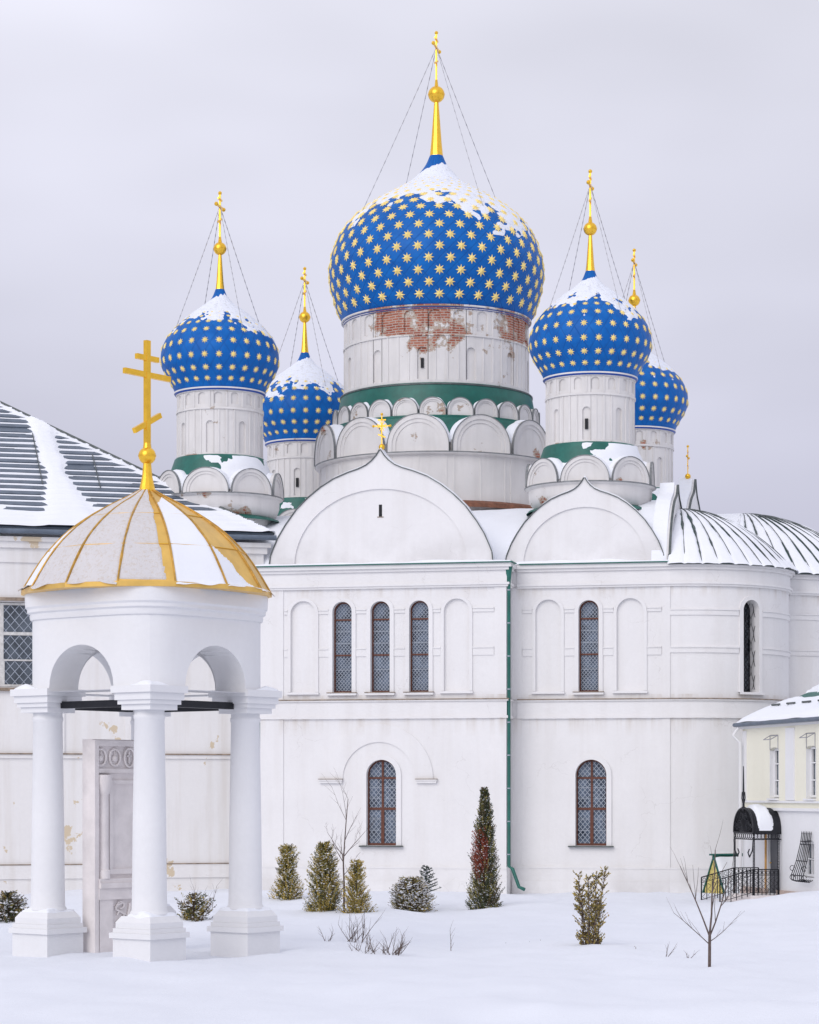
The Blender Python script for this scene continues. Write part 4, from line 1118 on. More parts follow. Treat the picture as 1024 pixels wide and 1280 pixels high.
# local x to the right along the face, -y is the face, z up
SW, SH = .92, 4.18
b = MB(); b.box(-SW, SW, 0, .28, 0, SH)
ob_ = obj('slab', b, STONE, ste)
b = MB()
b.box(-SW, -SW+.10, -.07, -.0, .08, SH-.02); b.box(SW-.10, SW, -.07, -.0, .08, SH-.02); b.box(-SW+.101, SW-.101, -.07, -.0, SH-.13, SH-.02)
b.box(-SW+.101, SW-.101, -.06, -.0, SH-.64, SH-.56); obj('border', b, STONE, ste)
b = MB(); b.box(-SW+.101, SW-.101, -.13, -.0, 1.34, 1.44); b.box(-SW+.101, SW-.101, -.10, -.001, 1.441, 1.52); b.box(-SW+.101, SW-.101, -.085, 0, 1.12, 1.339); obj('shelf', b, STONE, ste)
for sx in (-1, 1):
    b = MB(); c = lathe([(.13,1.52),(.13,1.68),(.105,1.70),(.10,3.12),(.12,3.15),(.14,3.22),(.17,3.36),(.17,3.50)], 16); obj('half_column', c, STONE, ste, (sx*(SW-.28), 0, 0), smooth=40)
    b = MB(); b.box(sx*(SW-.30)-.17, sx*(SW-.30)+.17, -.06, 0, .10, 1.119); obj('pedestal', b, STONE, ste)
b = MB(); b.box(-.52, .52, -.05, 0, 1.60, 1.70); b.box(-.52, -.44, -.05, 0, 1.701, 3.4); b.box(.44, .52, -.05, 0, 1.701, 3.4); b.box(-.44, .44, -.05, 0, 3.33, 3.4); obj('niche_frame', b, STONE, ste)
for kk in range(5):                                                # row of carved lobes along the top
    x = -.74+.37*kk; b = MB(); zc2 = SH-.345
    pts = [(x+.14*math.sin(t)*(1 if t < 4 else 1), -.03, zc2+.16*math.cos(t)) for t in [2*PI*q/14 for q in range(15)]]
    if kk == 2: pts = [(x+.13*math.sin(t), -.04, zc2+.18*math.cos(t)) for t in [2*PI*q/14 for q in range(15)]]
    b.tube(pts, .022, 5, cap=False)
    if kk == 2: b.bar((x, -.03, zc2-.11), (x, -.03, zc2+.11), .03, .03); b.bar((x-.06, -.03, zc2+.03), (x+.06, -.03, zc2+.03), .03, .03)
    else:
        b.tube([(x-.13, -.02, zc2+.1), (x-.04, -.03, zc2+.17), (x, -.03, zc2+.05), (x+.04, -.03, zc2+.17), (x+.13, -.02, zc2+.1)], .018, 5); b.sphere((x, -.0, zc2-.02), .07, 8, 6)
    obj('carved_lobe', b, STONE, ste, smooth=50)
b = MB()                                                            # scrolling vine in the lower panel
for sg in (-1, 1):
    b.tube([(sg*(.05+.30*abs(math.sin(q*.42)))*(1 if q % 6 < 3 else .8), -.025, .16+q*.042) for q in range(22)], .024, 5)
    for q in range(5): b.tube([(sg*(.22+.09*math.cos(t)), -.03, .24+q*.19+.07*math.sin(t)) for t in [2*PI*w/9 for w in range(8)]], .018, 5)
b.tube([(.02*math.sin(q), -.03, .14+q*.06) for q in range(16)], .03, 5); obj('carved_vine', b, STONE, ste, smooth=50)
b = MB(); b.box(-SW-.10, SW+.10, -.35, .40, -.25, .10); obj('base_step', b, STONE, ste)

# ------------------------------------------------------------------ pale yellow house with iron porch
HX, HY = 9.753, 70.0
hou = thing('yellow_house', 'pale yellow house with snowy green roof and black wrought-iron porch', 'house', (HX, HY, 0), math.atan2(-.974, .225))
# local x runs along the long wall towards the viewer, -y is outwards
hops = [Op(2.38, .36, 2.95, 4.30, .24, rise=.08), Op(5.05, .36, 2.95, 4.30, .24, rise=.08), Op(7.7, .36, 2.95, 4.30, .24, rise=.08)]
obj('wall', wall(flat(0), 0, 10, 2.62, 5.05, hops), W_PALE, hou, weld=True)
lops = [Op(2.35, .40, .26, 2.12, .15, rise=.03), Op(4.95, .38, .80, 1.72, .20, rise=.10), Op(7.7, .38, .80, 1.72, .20, rise=.10)]
obj('wall', wall(flat(-.03), 0, 10, .2, 2.60, lops), W_GAZ, hou, weld=True)
b = MB(); b.quad((0,-.03,-.4),(0,7,-.4),(0,7,4.95),(0,-.03,4.95)); b.quad((10,-.03,-.4),(10,7,-.4),(10,7,4.95),(10,-.03,4.95)); b.quad((0,7,-.4),(10,7,-.4),(10,7,4.95),(0,7,4.95)); obj('wall', b, W_PALE, hou)
b = MB(); b.box(-.05, 1.95, -.10, 0, -.4, .38); b.box(2.75, 10, -.10, 0, -.4, .38); obj('foundation', b, PINK, hou)
b = MB()
for kk in range(12): b.box(2.80+kk*.62, 2.80+kk*.62+.60, -.112, -.101, .02, .36)
obj('foundation_tiles', b, PINK, hou)
b = MB(); b.box(0, 10, -.11, -.0, 2.60, 2.68); b.box(0, 10, -.06, -.001, 2.82, 2.88); obj('string_course', b, W_GAZ, hou)
for x0 in (3.30, 6.2): b = MB(); b.box(x0, x0+.62, -.04, .0, 2.89, 4.9); obj('pilaster', b, W_GAZ, hou)
b = MB(); b.box(-.02, .25, -.04, .0, 2.89, 4.9); obj('pilaster', b, W_GAZ, hou)
for c in (2.38, 5.05, 7.7):
    b = MB(); b.box(c-.359, c-.345, .004, .23, 2.955, 4.30); obj('jamb', b, W_GAZ, hou)
    w = window('window', hou, (c, .19, 0), 0, .345, 2.97, 4.36, ((3.45, .035), (3.92, .035)), .035, 9, .01, (W_GAZ, GLASS_DARK, LATT), (), arch=False)
    b = MB()
    for sx in (-.3, .3): b.tube([(sx, -.01, 4.32), (sx, -.01, 4.72)], .012, 4); b.tube([(sx, -.01, 4.72), (sx*.9, -.22, 4.60)], .012, 4)
    b.tube([(-.27, -.22, 4.60), (.27, -.22, 4.60)], .012, 4); b.tube([(-.3, -.01, 4.72), (.3, -.01, 4.72)], .014, 4); obj('awning_frame', b, CHAIN, hou, (c, 0, 0))
    b = MB(); b.box(c-.36, c+.36, -.09, .0, 2.89, 2.945); obj('sill', b, W_GAZ, hou)
for c in (4.95, 7.7):
    window('window', hou, (c, .12, 0), 0, .37, .82, 1.78, ((1.3, .03),), .03, 9, .01, (W_GAZ, GLASS_DARK, LATT), (), arch=False)
    b = MB()                                              # bellied iron grille
    for kk in range(7):
        x = -.42+.14*kk
        b.tube([(x*.78, -.06, 1.98), (x*.80, -.09, 1.75), (x*.88, -.20, 1.25), (x, -.33, .86), (x, -.31, .72), (x, -.16, .68), (x, -.05, .74)], .013, 4)
        b.tube([(x*.78, -.06, 1.98), (x*.78, -.06, 2.06)], [.02, .003], 4)
    for y, z, h in ((-.09, 1.78, .36), (-.20, 1.25, .39), (-.33, .86, .43), (-.10, 1.70, .36)): b.tube([(-h, y, z), (h, y, z)], .014, 4)
    for sx in (-1, 1):
        for z in (.80, 1.05): b.tube([(sx*.42, -.30+.07*math.cos(t), z+.07*math.sin(t)) for t in [2*PI*q/8 for q in range(8)]], .010, 4)
    obj('window_grille', b, IRON, hou, (c, -.03, 0))
b = MB(); b.box(1.97, 2.73, .05, .10, .26, 2.12); dr = obj('door', b, DOORM, hou)
b = MB(); b.box(2.06, 2.64, .035, .049, .4, 1.05); b.box(2.06, 2.64, .035, .049, 1.2, 2.0); obj('door_panel', b, DOORM, dr)
b = MB(); b.tube([(2.06, .0, 1.12), (2.12, .0, 1.12)], .02, 6); obj('handle', b, GOLD_EDGE, dr)
b = MB(); b.tube([(1.86, -.05, .2), (1.86, -.05, 2.05)], .035, 6); obj('door_post', b, OCHRE, hou)
# roof: low pitch, green sheet under snow, snow guards
EO, RS = .13, .42; REZ = 5.12
def hp(x, y, h=0.0): return Vector((x, y, REZ+RS*(y+EO)+h))
b = MB(); b.quad(hp(-.25, -EO), hp(10.4, -EO), hp(10.4, 3.5), hp(-.25, 3.5)); rf = obj('roof', b, GREEN, hou)
b = MB(); q = hp(0, 3.5); b.quad(q+Vector((-.45,0,0)), q+Vector((10.4,0,0)), (10.4, 7.5, REZ), (-.45, 7.5, REZ)); b.quad((-.0,0,4.9),(-.0,7,4.9),(-.0,3.5,REZ+1.6),(-.0,3.5,REZ+1.6)); obj('rear_slope', b, GREEN, rf)
b = MB(); b.box(-.25, 10.4, -EO-.02, -EO+.12, REZ-.13, REZ-.015); b.box(-.20, 10.4, -EO+.121, .0, REZ-.16, REZ-.10); obj('eave_board', b, W_GAZ, rf)
b = MB(); b.tube([(-.25, -EO-.07, REZ-.04), (10.4, -EO-.07, REZ-.04)], .06, 8); obj('gutter', b, ROOFGREY, rf, smooth=50)
def fn(s, t):
    x = -.28+10.7*s; y = -EO-.05+4.05*t
    th = .12+.05*nz(x*.8, y*.9, 3)-.12*math.exp(-(t/.02)**2)*.6
    if y > 1.35: th -= .22*max(0, min(1, (y-1.35-.25*nz(x*.8, 5))*5))*(1 if y < 2.15+.4*nz(x, 9) else 0)
    if s < .012: th *= .5
    return hp(x, y), (0,0,1), th
obj('snow_cover', snow_patch(fn, 110, 50), SNOW, rf, smooth=60)
for kk in range(9):
    x = .3+1.15*kk; b = MB(); b.bar(hp(x, .75, .17), hp(x+.62, .75, .17), .035, .05); b.bar(hp(x+.1, .75, -.01), hp(x+.1, .75, .17), .02, .02); b.bar(hp(x+.5, .75, -.01), hp(x+.5, .75, .17), .02, .02); obj('snow_guard', b, EDGE, rf)
b = MB(); b.tube([(.02, -EO-.02, REZ-.1), (.05, -.35, REZ-.35), (.08, -.14, REZ-.55), (.08, -.14, .3)], .05, 8); obj('downpipe', b, W_GAZ, hou, smooth=50)
# porch
PX0, PX1, PL = 1.50, 3.00, .85
pc, ph_ = (PX0+PX1)/2, (PX1-PX0)/2
b = MB(); b.box(PX0-.05, PX1+.05, -PL-.1, -.115, -.3, .24); pf = obj('porch_platform', b, STONE, hou)
b = MB()
for kk in range(3): b.box(PX0+.1, PX1-.1, -PL-.1-.30*(kk+1), -PL-.1-.30*kk-.002, -.3, .24-.08*(kk+1)); 
obj('steps', b, STONE, pf)
NA = 16
def ca_(t, y, r=1.0, zo=1.98): return Vector((pc+ph_*r*math.cos(t), y, zo+.70*r*math.sin(t)**.85 if math.sin(t) > 0 else zo))
b = MB()
for i in range(NA):
    t0, t1 = PI*i/NA, PI*(i+1)/NA; b.quad(ca_(t0,-PL), ca_(t1,-PL), ca_(t1,-.03), ca_(t0,-.03)); b.quad(ca_(t0,-PL,.97), ca_(t1,-PL,.97), ca_(t1,-.03,.97), ca_(t0,-.03,.97))
can = obj('porch_canopy', b, IRON, hou)
def fn(s, t):
    an = PI*(.02+.68*s); y = -PL+.12+(PL-.2)*t
    e = min(s, 1-s)*2; th = .13*min(1, e*2.2)*(.8+.3*nz(s*4, t*3))*min(1, t*9)*min(1, max(0, .72+.08*nz(s*4, 3)-t)*9)-.012
    p = ca_(an, y, 1.0); return p, Vector((math.cos(an)*.3, 0, 1)), th
obj('snow', snow_patch(fn, 24, 16), SNOW, can, smooth=60)
b = MB()                                                   # scrollwork of the canopy front and brackets
b.tube([ca_(PI*i/NA, -PL-.02, 1.0) for i in range(NA+1)], .030, 5); b.bar((PX0, -PL-.02, 1.98), (PX1, -PL-.02, 1.98), .035, .05); b.bar((PX0, -PL-.02, 1.80), (PX1, -PL-.02, 1.80), .022, .03)
for i in range(1, NA): 
    p = ca_(PI*i/NA, -PL-.02, .98); b.tube([(pc+(p.x-pc)*.25, -PL-.02, 2.0), p], .010, 4)
for sx in (-1, 1):
    for rr_, cx_, cz_ in ((.14, .28, 2.20), (.11, .52, 2.13), (.12, .14, 2.42)):
        b.tube([(pc+sx*(cx_+rr_*math.cos(t)*(1-t/14)), -PL-.02, cz_+rr_*math.sin(t)*(1-t/14)) for t in [q*.5 for q in range(18)]], .014, 4)
    b.tube([(pc+sx*ph_, -PL-.02, 1.78), (pc+sx*(ph_-.05), -PL-.02, 1.5), (pc+sx*(ph_-.28), -PL-.02, 1.30), (pc+sx*(ph_-.40), -PL-.02, 1.42), (pc+sx*(ph_-.3), -PL-.02, 1.52)], .020, 4)
for kk in range(10): x = PX0+(PX1-PX0)*(kk+.5)/10; b.tube([(x+.07*math.cos(t), -PL-.02, 1.89+.07*math.sin(t)) for t in [2*PI*q/8 for q in range(9)]], .010, 4)
b.tube([(pc, -PL-.02, 2.6), (pc, -PL-.02, 3.0), (pc, -PL-.02, 3.85)], [.035, .03, .012], 6)
for sx in (-1, 1): b.tube([(pc, -PL-.02, 2.72), (pc+sx*.14, -PL-.02, 2.95), (pc+sx*.10, -PL-.02, 3.12), (pc+sx*.02, -PL-.02, 3.0)], .014, 4)
obj('canopy_scrollwork', b, IRON, can)
b = MB()                                                   # near side of the canopy
b.bar((PX1, -PL, 1.97), (PX1, -.04, 1.97), .03, .05); b.bar((PX1, -PL, 1.80), (PX1, -.04, 1.80), .02, .03)
for kk in range(7): y = -PL+(PL-.1)*(kk+.5)/7; b.tube([(PX1, y+.07*math.cos(t), 1.885+.07*math.sin(t)) for t in [2*PI*q/8 for q in range(9)]], .010, 4)
obj('canopy_side_frieze', b, IRON, can)
for x, y in ((PX0, -PL), (PX1, -PL), (PX1, -.12)):
    b = MB()
    for dx in (-.05, .05): b.tube([(x+dx, y, .24), (x+dx, y, 1.98)], .013, 4)
    for kk in range(12): z = .95+.085*kk; b.tube([(x-.05, y, z), (x+.05, y, z+.042), (x-.05, y, z+.085)], .008, 4)
    obj('porch_post', b, IRON, hou)
def railing(p0, p1, h, n):
    p0, p1 = Vector(p0), Vector(p1); b = MB(); up = Vector((0,0,h)); b.bar(p0+up, p1+up, .035, .03); b.bar(p0+up*.78, p1+up*.78, .016, .016); b.bar(p0+up*.12, p1+up*.12, .016, .016)
    for i in range(n+1):
        q = p0.lerp(p1, i/n); b.bar(q, q+up, .02 if i % n else .035, .02)
        if i < n:
            m_ = p0.lerp(p1, (i+.5)/n); d = (p1-p0).normalized(); b.tube([m_+d*.045*math.cos(t)+Vector((0,0,h*.88+.045*math.sin(t))) for t in [2*PI*w/8 for w in range(9)]], .008, 4); b.tube([m_+d*.05*math.sin(q_*1.6)+Vector((0,0,h*(.16+.06*q_))) for q_ in range(10)], .007, 4)
    return obj('railing', b, IRON, hou)
railing((PX1, -PL, .24), (PX1, -.13, .24), .72, 6)
railing((PX1, -PL-.03, .24), (PX1, -PL-1.0, -.02), .72, 6)
railing((PX0, -PL-.03, .24), (PX0, -PL-1.0, -.02), .72, 6)
railing((PX0, -PL, .24), (PX0, -.13, .24), .72, 6)

# ------------------------------------------------------------------ small yellow hut beside the porch
hut = thing('small_hut', 'little yellow timber hut with steep green roof under snow beside the iron porch', 'hut', ((893-512)/F*71.8, 71.8, -.05), R(32))
# local x = ridge direction, gable at x=0
HWD, HH, HL = .44, 1.28, 1.25
b = MB(); b.v += [(0,-HWD,0),(0,HWD,0),(0,HWD,.30),(0,0,HH-.06),(0,-HWD,.30),(HL,-HWD,0),(HL,HWD,0),(HL,HWD,.30),(HL,0,HH-.06),(HL,-HWD,.30)]
for f in ((0,1,2,3,4),(9,8,7,6,5),(0,4,9,5),(1,6,7,2)): b.face(f)
obj('wall', b, YEL, hut)
b = MB()
for kk in range(5): y = -HWD+.09+kk*.176; b.box(-.012, -.001, y-.006, y+.006, .03, max(.3, .30+(HH-.36)*(1-abs(y)/HWD)-.03))
obj('board_battens', b, YEL, hut)
for sg in (-1, 1):
    b = MB(); n = Vector((0, sg*(HH-.3), HWD)).normalized(); A, B = Vector((-.05, 0, HH)), Vector((-.05, sg*(HWD+.10), .10)); A2, B2 = A+Vector((HL+.10,0,0)), B+Vector((HL+.10,0,0))
    b.quad(A, A2, B2, B); b.quad(A-n*.03, A2-n*.03, B2-n*.03, B-n*.03); b.quad(A, B, B-n*.03, A-n*.03); b.quad(A2, B2, B2-n*.03, A2-n*.03); b.quad(B, B2, B2-n*.03, B-n*.03); r_ = obj('roof_slope', b, GREEN, hut)
    def fn(s, t, A=A, B=B, n=n):
        p = A.lerp(B, .06+.92*t)+Vector((.05+(HL+.0)*s, 0, 0)); return p, n, .07*min(1, min(s, 1-s)*14)*min(1, (1-t)*9+.1)*(.9+.3*nz(s*4, t*4))-.006
    obj('snow', snow_patch(fn, 18, 14), SNOW, r_, smooth=60)
b = MB(); b.bar((-.16, 0, HH+.02), (HL+.16, 0, HH+.02), .09, .05); obj('ridge_cap', b, GREEN, hut)

# ------------------------------------------------------------------ planting
def gpos(px, py):
    d = ZC*F/(py-990); x = (px-512)/F*d; return Vector((x, d, ground_z(x, d)-.03)), d/F
TIPS = []
def crown(n, h, env, size, z0, mats_w, seed, lift=.5, edge=.45, amp=.45):
    """feathery sprays: branchlets from the stem, each carrying a flat fan of small leaf scales"""
    r = random.Random(seed); b = MB(); TIPS.clear(); per = 15
    for i in range(n//per):
        z = z0+(h*.97-z0)*r.random()**1.1; a = r.random()*2*PI
        R0 = env(z/h, a)*(.90+amp*nz(math.cos(a)*1.5+seed, math.sin(a)*1.5, z*2.2))*(r.uniform(.45, 1.0) if r.random() < .6 else r.uniform(.85, 1.22))
        d0 = Vector((math.cos(a), math.sin(a), 0)); d = (d0*(1-lift)+Vector((0,0,lift+r.uniform(-.2,.25)))).normalized()
        tip = d0*R0+Vector((0,0,z)); L = min(R0*1.2+.08, .42); st = tip-d*L; side = d.cross(Vector((r.uniform(-1,1), r.uniform(-1,1), .3))).normalized()
        m = r.choices(range(len(mats_w)), mats_w)[0] if not callable(mats_w) else mats_w(tip, r); TIPS.append(tip)
        for w in range(per):
            f = .25+.80*(w+r.random())/per; sg = 1 if w % 2 else -1; p = st+d*L*f; s = size*r.uniform(.55, 1.15)*(1.1-.35*f)
            dd = (d+side*sg*r.uniform(.2, .95)+Vector((r.uniform(-.25,.25), r.uniform(-.25,.25), r.uniform(-.2,.3)))).normalized(); t = dd.cross(Vector((r.uniform(-1,1), r.uniform(-1,1), r.uniform(-1,1)))).normalized(); bi = len(b.v)
            b.v += [tuple(p), tuple(p+dd*s*.5+t*s*.22), tuple(p+dd*s), tuple(p+dd*s*.5-t*s*.22)]
            mm = m if r.random() < .75 or callable(mats_w) else r.choices(range(len(mats_w)), mats_w)[0]
            b.face((bi, bi+1, bi+2, bi+3), mm)
    return b
def snow_bits(n, h, env, size, z0, seed):
    r = random.Random(seed+99); b = MB()
    for i in range(n):
        if TIPS: p = r.choice(TIPS)*r.uniform(.82, 1.0); p = Vector((p.x, p.y, r.choice(TIPS).z if False else p.z))+Vector((r.uniform(-.03,.03), r.uniform(-.03,.03), .015))
        else: z = z0+(h-z0)*r.random(); a = r.random()*2*PI; R0 = env(z/h, a)*(.75+.33*r.random()); p = Vector((R0*math.cos(a), R0*math.sin(a), z))
        s = size*r.uniform(.4, 1.2)
        bi = len(b.v); e = [r.uniform(.6, 1.3) for _ in range(5)]
        b.v += [tuple(p+Vector((s*e[0],0,0))), tuple(p+Vector((0,s*e[1],0))), tuple(p+Vector((-s*e[2],0,.2*s))), tuple(p+Vector((0,-s*e[3],0))), tuple(p+Vector((0,0,s*.5*e[4]))), tuple(p-Vector((0,0,s*.3)))]
        for f in ((0,1,4),(1,2,4),(2,3,4),(3,0,4),(1,0,5),(2,1,5),(3,2,5),(0,3,5)): b.face([bi+k for k in f])
    return b
def limbs(h, n, spread, r0, seed, z0=.1):
    r = random.Random(seed+5); b = MB(); b.tube([(0,0,-.15),(.01,0,h*.3),(-.01,.01,h*.65),(0,0,h*.95)], [r0, r0*.8, r0*.5, r0*.12], 6)
    for i in range(n):
        a = r.random()*2*PI; z = z0+(h*.85-z0)*r.random(); L = spread*(1-.6*z/h)*r.uniform(.6, 1.05)
        b.tube([(0,0,z), (L*.5*math.cos(a), L*.5*math.sin(a), z+L*.25), (L*math.cos(a), L*math.sin(a), z+L*.7)], [r0*.3, r0*.2, r0*.06], 4, cap=False)
    return b
def shrub(name, label, cat, px, py, h, env, n, size, mats, weights, nsnow, ssnow, seed, group=None, z0=.05, lift=.5, edge=.45, nl=16, spread=.3, amp=.45):
    p, _ = gpos(px, py); t = thing(name, label, cat, p, 0, group)
    obj('trunk', limbs(h, nl, spread, .03, seed), BARK, t); obj('crown', crown(n, h, env, size, z0, weights, seed, lift, edge, amp), mats, t)
    if nsnow: tag(obj('snow', snow_bits(nsnow, h, env, ssnow, z0, seed), SNOW, t), kind='stuff')
    return t, p
def fr(px): return px
MIX = [L_OLIVE, L_YEL, L_GREEN, L_BROWN]
shrub('thuja_shrub', 'squat round-topped olive thuja shrub standing nearest the gazebo', 'shrub', 359, 1128, 1.62, lambda f, a: (.47*(1-.30*f))*math.sqrt(max(.05, 1-f**7))*(.9+.1*math.sin(f*9)), 9000, .075, MIX, [.40,.36,.18,.08], 620, .028, 11)
shrub('thuja_shrub', 'tallest olive thuja with a bare tip, behind the thin young tree', 'shrub', 406, 1141, 1.85, lambda f, a: (.56*(1-.35*f))*math.sqrt(max(.03, 1-f**5)), 12500, .075, MIX, [.40,.30,.26,.06], 800, .030, 12)
shrub('thuja_shrub', 'small yellowed narrow thuja under the arched blind window', 'shrub', 446, 1143, 1.40, lambda f, a: .45*(1-.74*f**1.3)+.02, 6000, .072, MIX, [.28,.58,.08,.10], 360, .026, 13)
def col_m(p, r):
    red = math.exp(-((p.z-1.60)/.52)**4)*(1 if p.x < .10+.14*nz(p.z*4, 1) and p.x > -.42+.1*nz(p.z*5, 2) else 0)
    if r.random() < red*.9: return 4
    return r.choices([2, 3, 0], [.68, .22, .16 if p.z > .7 else .35])[0]
shrub('columnar_thuja', 'tall dark columnar thuja with a rust-red patch next to the green downpipe', 'tree', 606, 1133, 3.40, lambda f, a: .475*(1-f)**.60+.025, 26000, .072, MIX+[L_RED], col_m, 1500, .024, 14, nl=30, lift=.62, amp=.3)
shrub('globe_thuja', 'low round brownish thuja bush capped with snow', 'shrub', 514, 1135, .98, lambda f, a: .62*math.sqrt(max(.02, 1-(f*1.02-.25)**2*1.55)), 13000, .062, MIX, [.24,.14,.20,.46], 1500, .034, 15, lift=.35, amp=.25)
p, _ = gpos(525, 1133)                                     # young spruce behind it
TIPS.clear()
t = thing('young_spruce', 'sparse grey-green young spruce poking out behind the round bush', 'tree', p+Vector((.18, .5, 0)))
b = MB(); b.tube([(0,0,-.1),(0,0,1.18)], [.022,.005], 5); obj('trunk', b, BARK, t)
b = MB(); r = random.Random(4)
for kk in range(34):
    z = .45+.72*kk/34; a = kk*2.4; L = .42*(1.25-z)+.06; d = Vector((math.cos(a), math.sin(a), .35)); b.tube([Vector((0,0,z)), Vector((0,0,z))+d*L], [.018, .004], 4)
    for q in range(26):
        pp = Vector((0,0,z))+d*L*r.uniform(.25, 1); dd = (d+Vector((r.uniform(-1,1), r.uniform(-1,1), r.uniform(-.6,.8)))).normalized(); b.bar(pp, pp+dd*.05, .008, .008)
obj('crown', b, L_BLUEG, t)
tag(obj('snow', snow_bits(70, 1.1, lambda f, a: .3*(1.1-f), .035, .45, 3), SNOW, t), kind='stuff')
# sparse yellow arborvitae standing alone
p, _ = gpos(739, 1181)
TIPS.clear()
t = thing('arborvitae', 'loose yellow-green arborvitae standing alone in the snow', 'shrub', p)
b = MB(); r = random.Random(21); cb = MB(); stems = [(-.20, .02, 1.45, -.10), (-.06, -.06, 1.36, -.02), (.10, .05, 1.42, .04), (.16, .0, 1.52, .16), (-.12, .08, 1.2, -.16), (.05, -.08, 1.05, .10)]
for sx, sy, hh, lean in stems:
    P = [Vector((sx*.8+lean*(f**1.6), sy*(1+f*2), hh*f-.1*(f == 0))) for f in (0, .25, .5, .75, 1.0)]; b.tube(P, [.024,.02,.015,.01,.004], 5)
    for q in range(100):
        f = r.uniform(.02, 1.0)**1.1; i_ = min(3, int(f*4)); base = P[i_].lerp(P[i_+1], f*4-i_); a = r.random()*2*PI; L = (.08+.17*r.random())*(1.25-.6*f); d = Vector((math.cos(a)*.8, math.sin(a)*.8, .75)).normalized()
        b.tube([base, base+d*L], [.006,.003], 3, cap=False)
        for w in range(7):
            pp = base+d*L*r.uniform(.3, 1.1); dd = (d+Vector((r.uniform(-.7,.7), r.uniform(-.7,.7), r.uniform(-.3,.6)))).normalized(); tt = dd.orthogonal().normalized(); s = r.uniform(.03, .062); bi = len(cb.v)
            cb.v += [tuple(pp), tuple(pp+dd*s*.5+tt*s*.28), tuple(pp+dd*s), tuple(pp+dd*s*.5-tt*s*.28)]; cb.face((bi, bi+1, bi+2, bi+3), r.choices(range(4), [.30,.50,.08,.12])[0])
obj('stems', b, BARK, t); obj('crown', cb, MIX, t)
tag(obj('snow', snow_bits(200, 1.4, lambda f, a: .20+.08*f, .024, .1, 8), SNOW, t), kind='stuff')
# low brush by the long building
shrub('snowy_brush', 'dark dense evergreen brush half buried in snow below the lattice window of the long building', 'shrub', 10, 1152, .78, lambda f, a: .85*math.sqrt(max(.03, 1-f*f))*.8, 5200, .085, MIX, [.12,.05,.45,.38], 300, .05, 31, lift=.4, edge=.6)
shrub('snowy_brush', 'low scraggy evergreen brush against the long building behind the gazebo', 'shrub', 242, 1150, .72, lambda f, a: .72*math.sqrt(max(.03, 1-f*f))*(.7+.3*math.sin(a*3)), 2600, .085, MIX, [.2,.12,.3,.38], 160, .04, 32, lift=.45, edge=.5)

# bare young trees and twigs
def twig(b, p, d, L, r0, depth, r, spread=.55):
    n = 4; pts = [p]; rad = [r0]
    for i in range(n):
        d = (d+Vector((r.uniform(-.12,.12), r.uniform(-.12,.12), r.uniform(-.04,.10)))).normalized(); pts.append(pts[-1]+d*L/n); rad.append(r0*(1-.62*(i+1)/n))
    b.tube(pts, rad, 5 if r0 > .008 else 3, cap=False)
    if depth:
        for i in range(1, n+1):
            for _ in range(1 if r.random() < .75 else 2):
                a = r.random()*2*PI; s = Vector((math.cos(a), math.sin(a), .25)); dd = (d*(1-spread*.5)+s*spread).normalized(); twig(b, pts[i], dd, L*r.uniform(.28, .5), max(.0035, rad[i]*.6), depth-1, r, spread)
def bare(name, label, cat, px, py, h, r0, seed, forks=(), group=None, depth=2, spread=.55):
    p, _ = gpos(px, py); t = thing(name, label, cat, p, 0, group); r = random.Random(seed)
    b = MB(); b.tube([(0,0,-.15), (.005,.0,h*.28)], [r0*1.15, r0], 6); 
    for z, d, L, rr in forks: twig(b, Vector((0,0,h*z)), Vector(d).normalized(), L, rr, depth, r, spread)
    obj('trunk_and_branches', b, BARK, t); return t
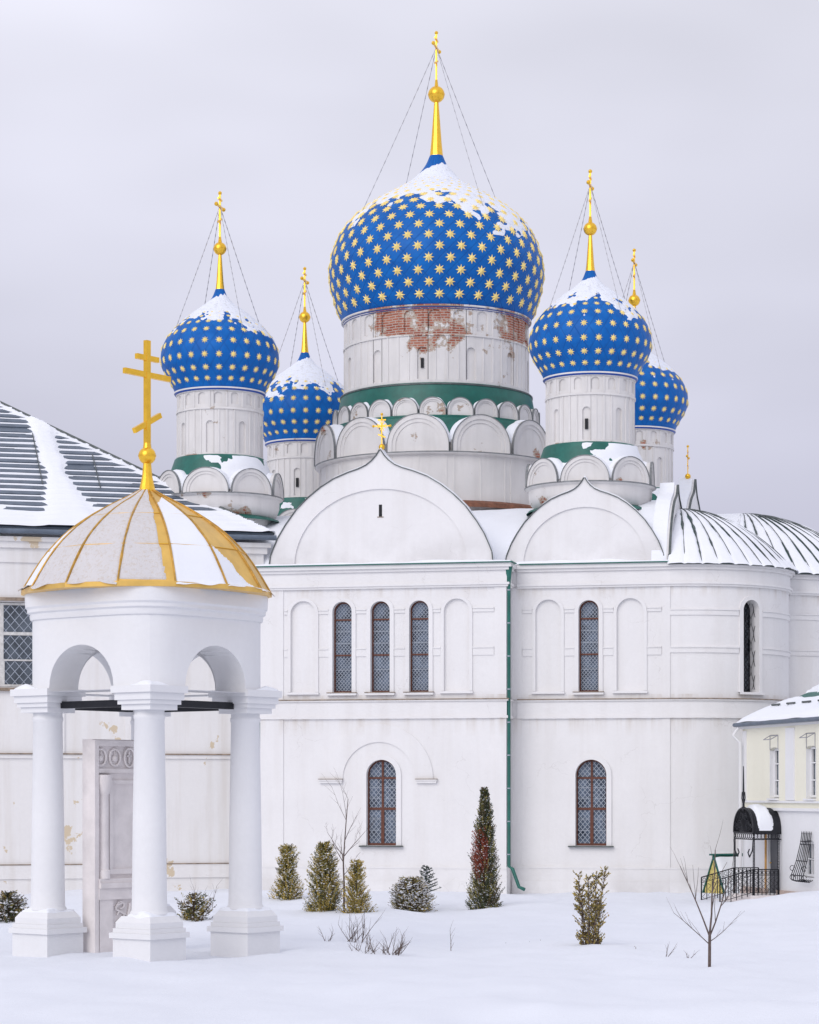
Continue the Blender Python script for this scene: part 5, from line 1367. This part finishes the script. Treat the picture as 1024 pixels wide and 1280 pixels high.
bare('young_tree', 'thin bare grey young tree between the olive thujas', 'tree', 430, 1143, 2.95, .026, 41, ((.27, (0,0,1), 2.15, .024), (.50, (.55,.1,.75), .85, .012), (.5, (-.6,.1,.8), .75, .012), (.34, (.5,-.1,.6), .5, .009)), depth=2, spread=.55)
bare('young_tree', 'bare forked young tree rising alone from open snow before the hut', 'tree', 887, 1210, 2.15, .026, 42, ((.27, (.05,0,1), 1.55, .021), (.27, (-.42,.1,.85), 1.35, .016), (.26, (.40,.1,.85), 1.15, .016), (.2, (-.6,-.1,.55), .85, .010), (.22, (.75,0,.55), .6, .009)), depth=1, spread=.38)
def twigs(name, label, px, py, n, h, w, seed, lean=.4, mat=None, group=None, depth=1):
    p, _ = gpos(px, py); t = thing(name, label, 'twigs', p, 0, group); r = random.Random(seed); b = MB()
    for i in range(n):
        x = r.uniform(-w, w); y = r.uniform(-.3, .3); d = Vector((r.gauss(lean*.5, lean), r.uniform(-.3,.3), 1)).normalized(); twig(b, Vector((x, y, -.06)), d, h*r.uniform(.5, 1.1), .009, depth, r, .5)
    tag(obj('stalks', b, mat or BARK, t), kind='stuff'); return t
twigs('bare_twigs', 'spray of bare upright twigs in front of the yellowed thuja', 440, 1178, 13, .72, .26, 51)
twigs('bare_twigs', 'wide clump of leaning bare twigs in the open snow', 470, 1192, 34, .42, .44, 52, lean=.7)
twigs('bare_twigs', 'two short bare twigs beside the wide leaning clump', 407, 1180, 3, .42, .06, 53, lean=.5)
twigs('bare_twigs', 'single thin forked twig before the round bush and columnar thuja', 563, 1182, 1, .75, .02, 54, lean=.1)
twigs('bare_twigs', 'faint thin twigs next to the forked young tree', 848, 1196, 4, .34, .28, 55, lean=.6)
twigs('dry_tuft', 'scattered dry tuft poking out of the snow between columnar thuja and arborvitae', 655, 1173, 7, .12, .45, 56, lean=.8, depth=0)
twigs('dry_tuft', 'small reddish dry tuft just beside the arborvitae foot', 790, 1184, 9, .15, .26, 57, lean=.9, mat=L_BROWN, depth=0)
twigs('bare_twigs', 'thin bare stalks sticking out of the scraggy brush behind the gazebo', 250, 1142, 7, .75, .3, 58, lean=.35)
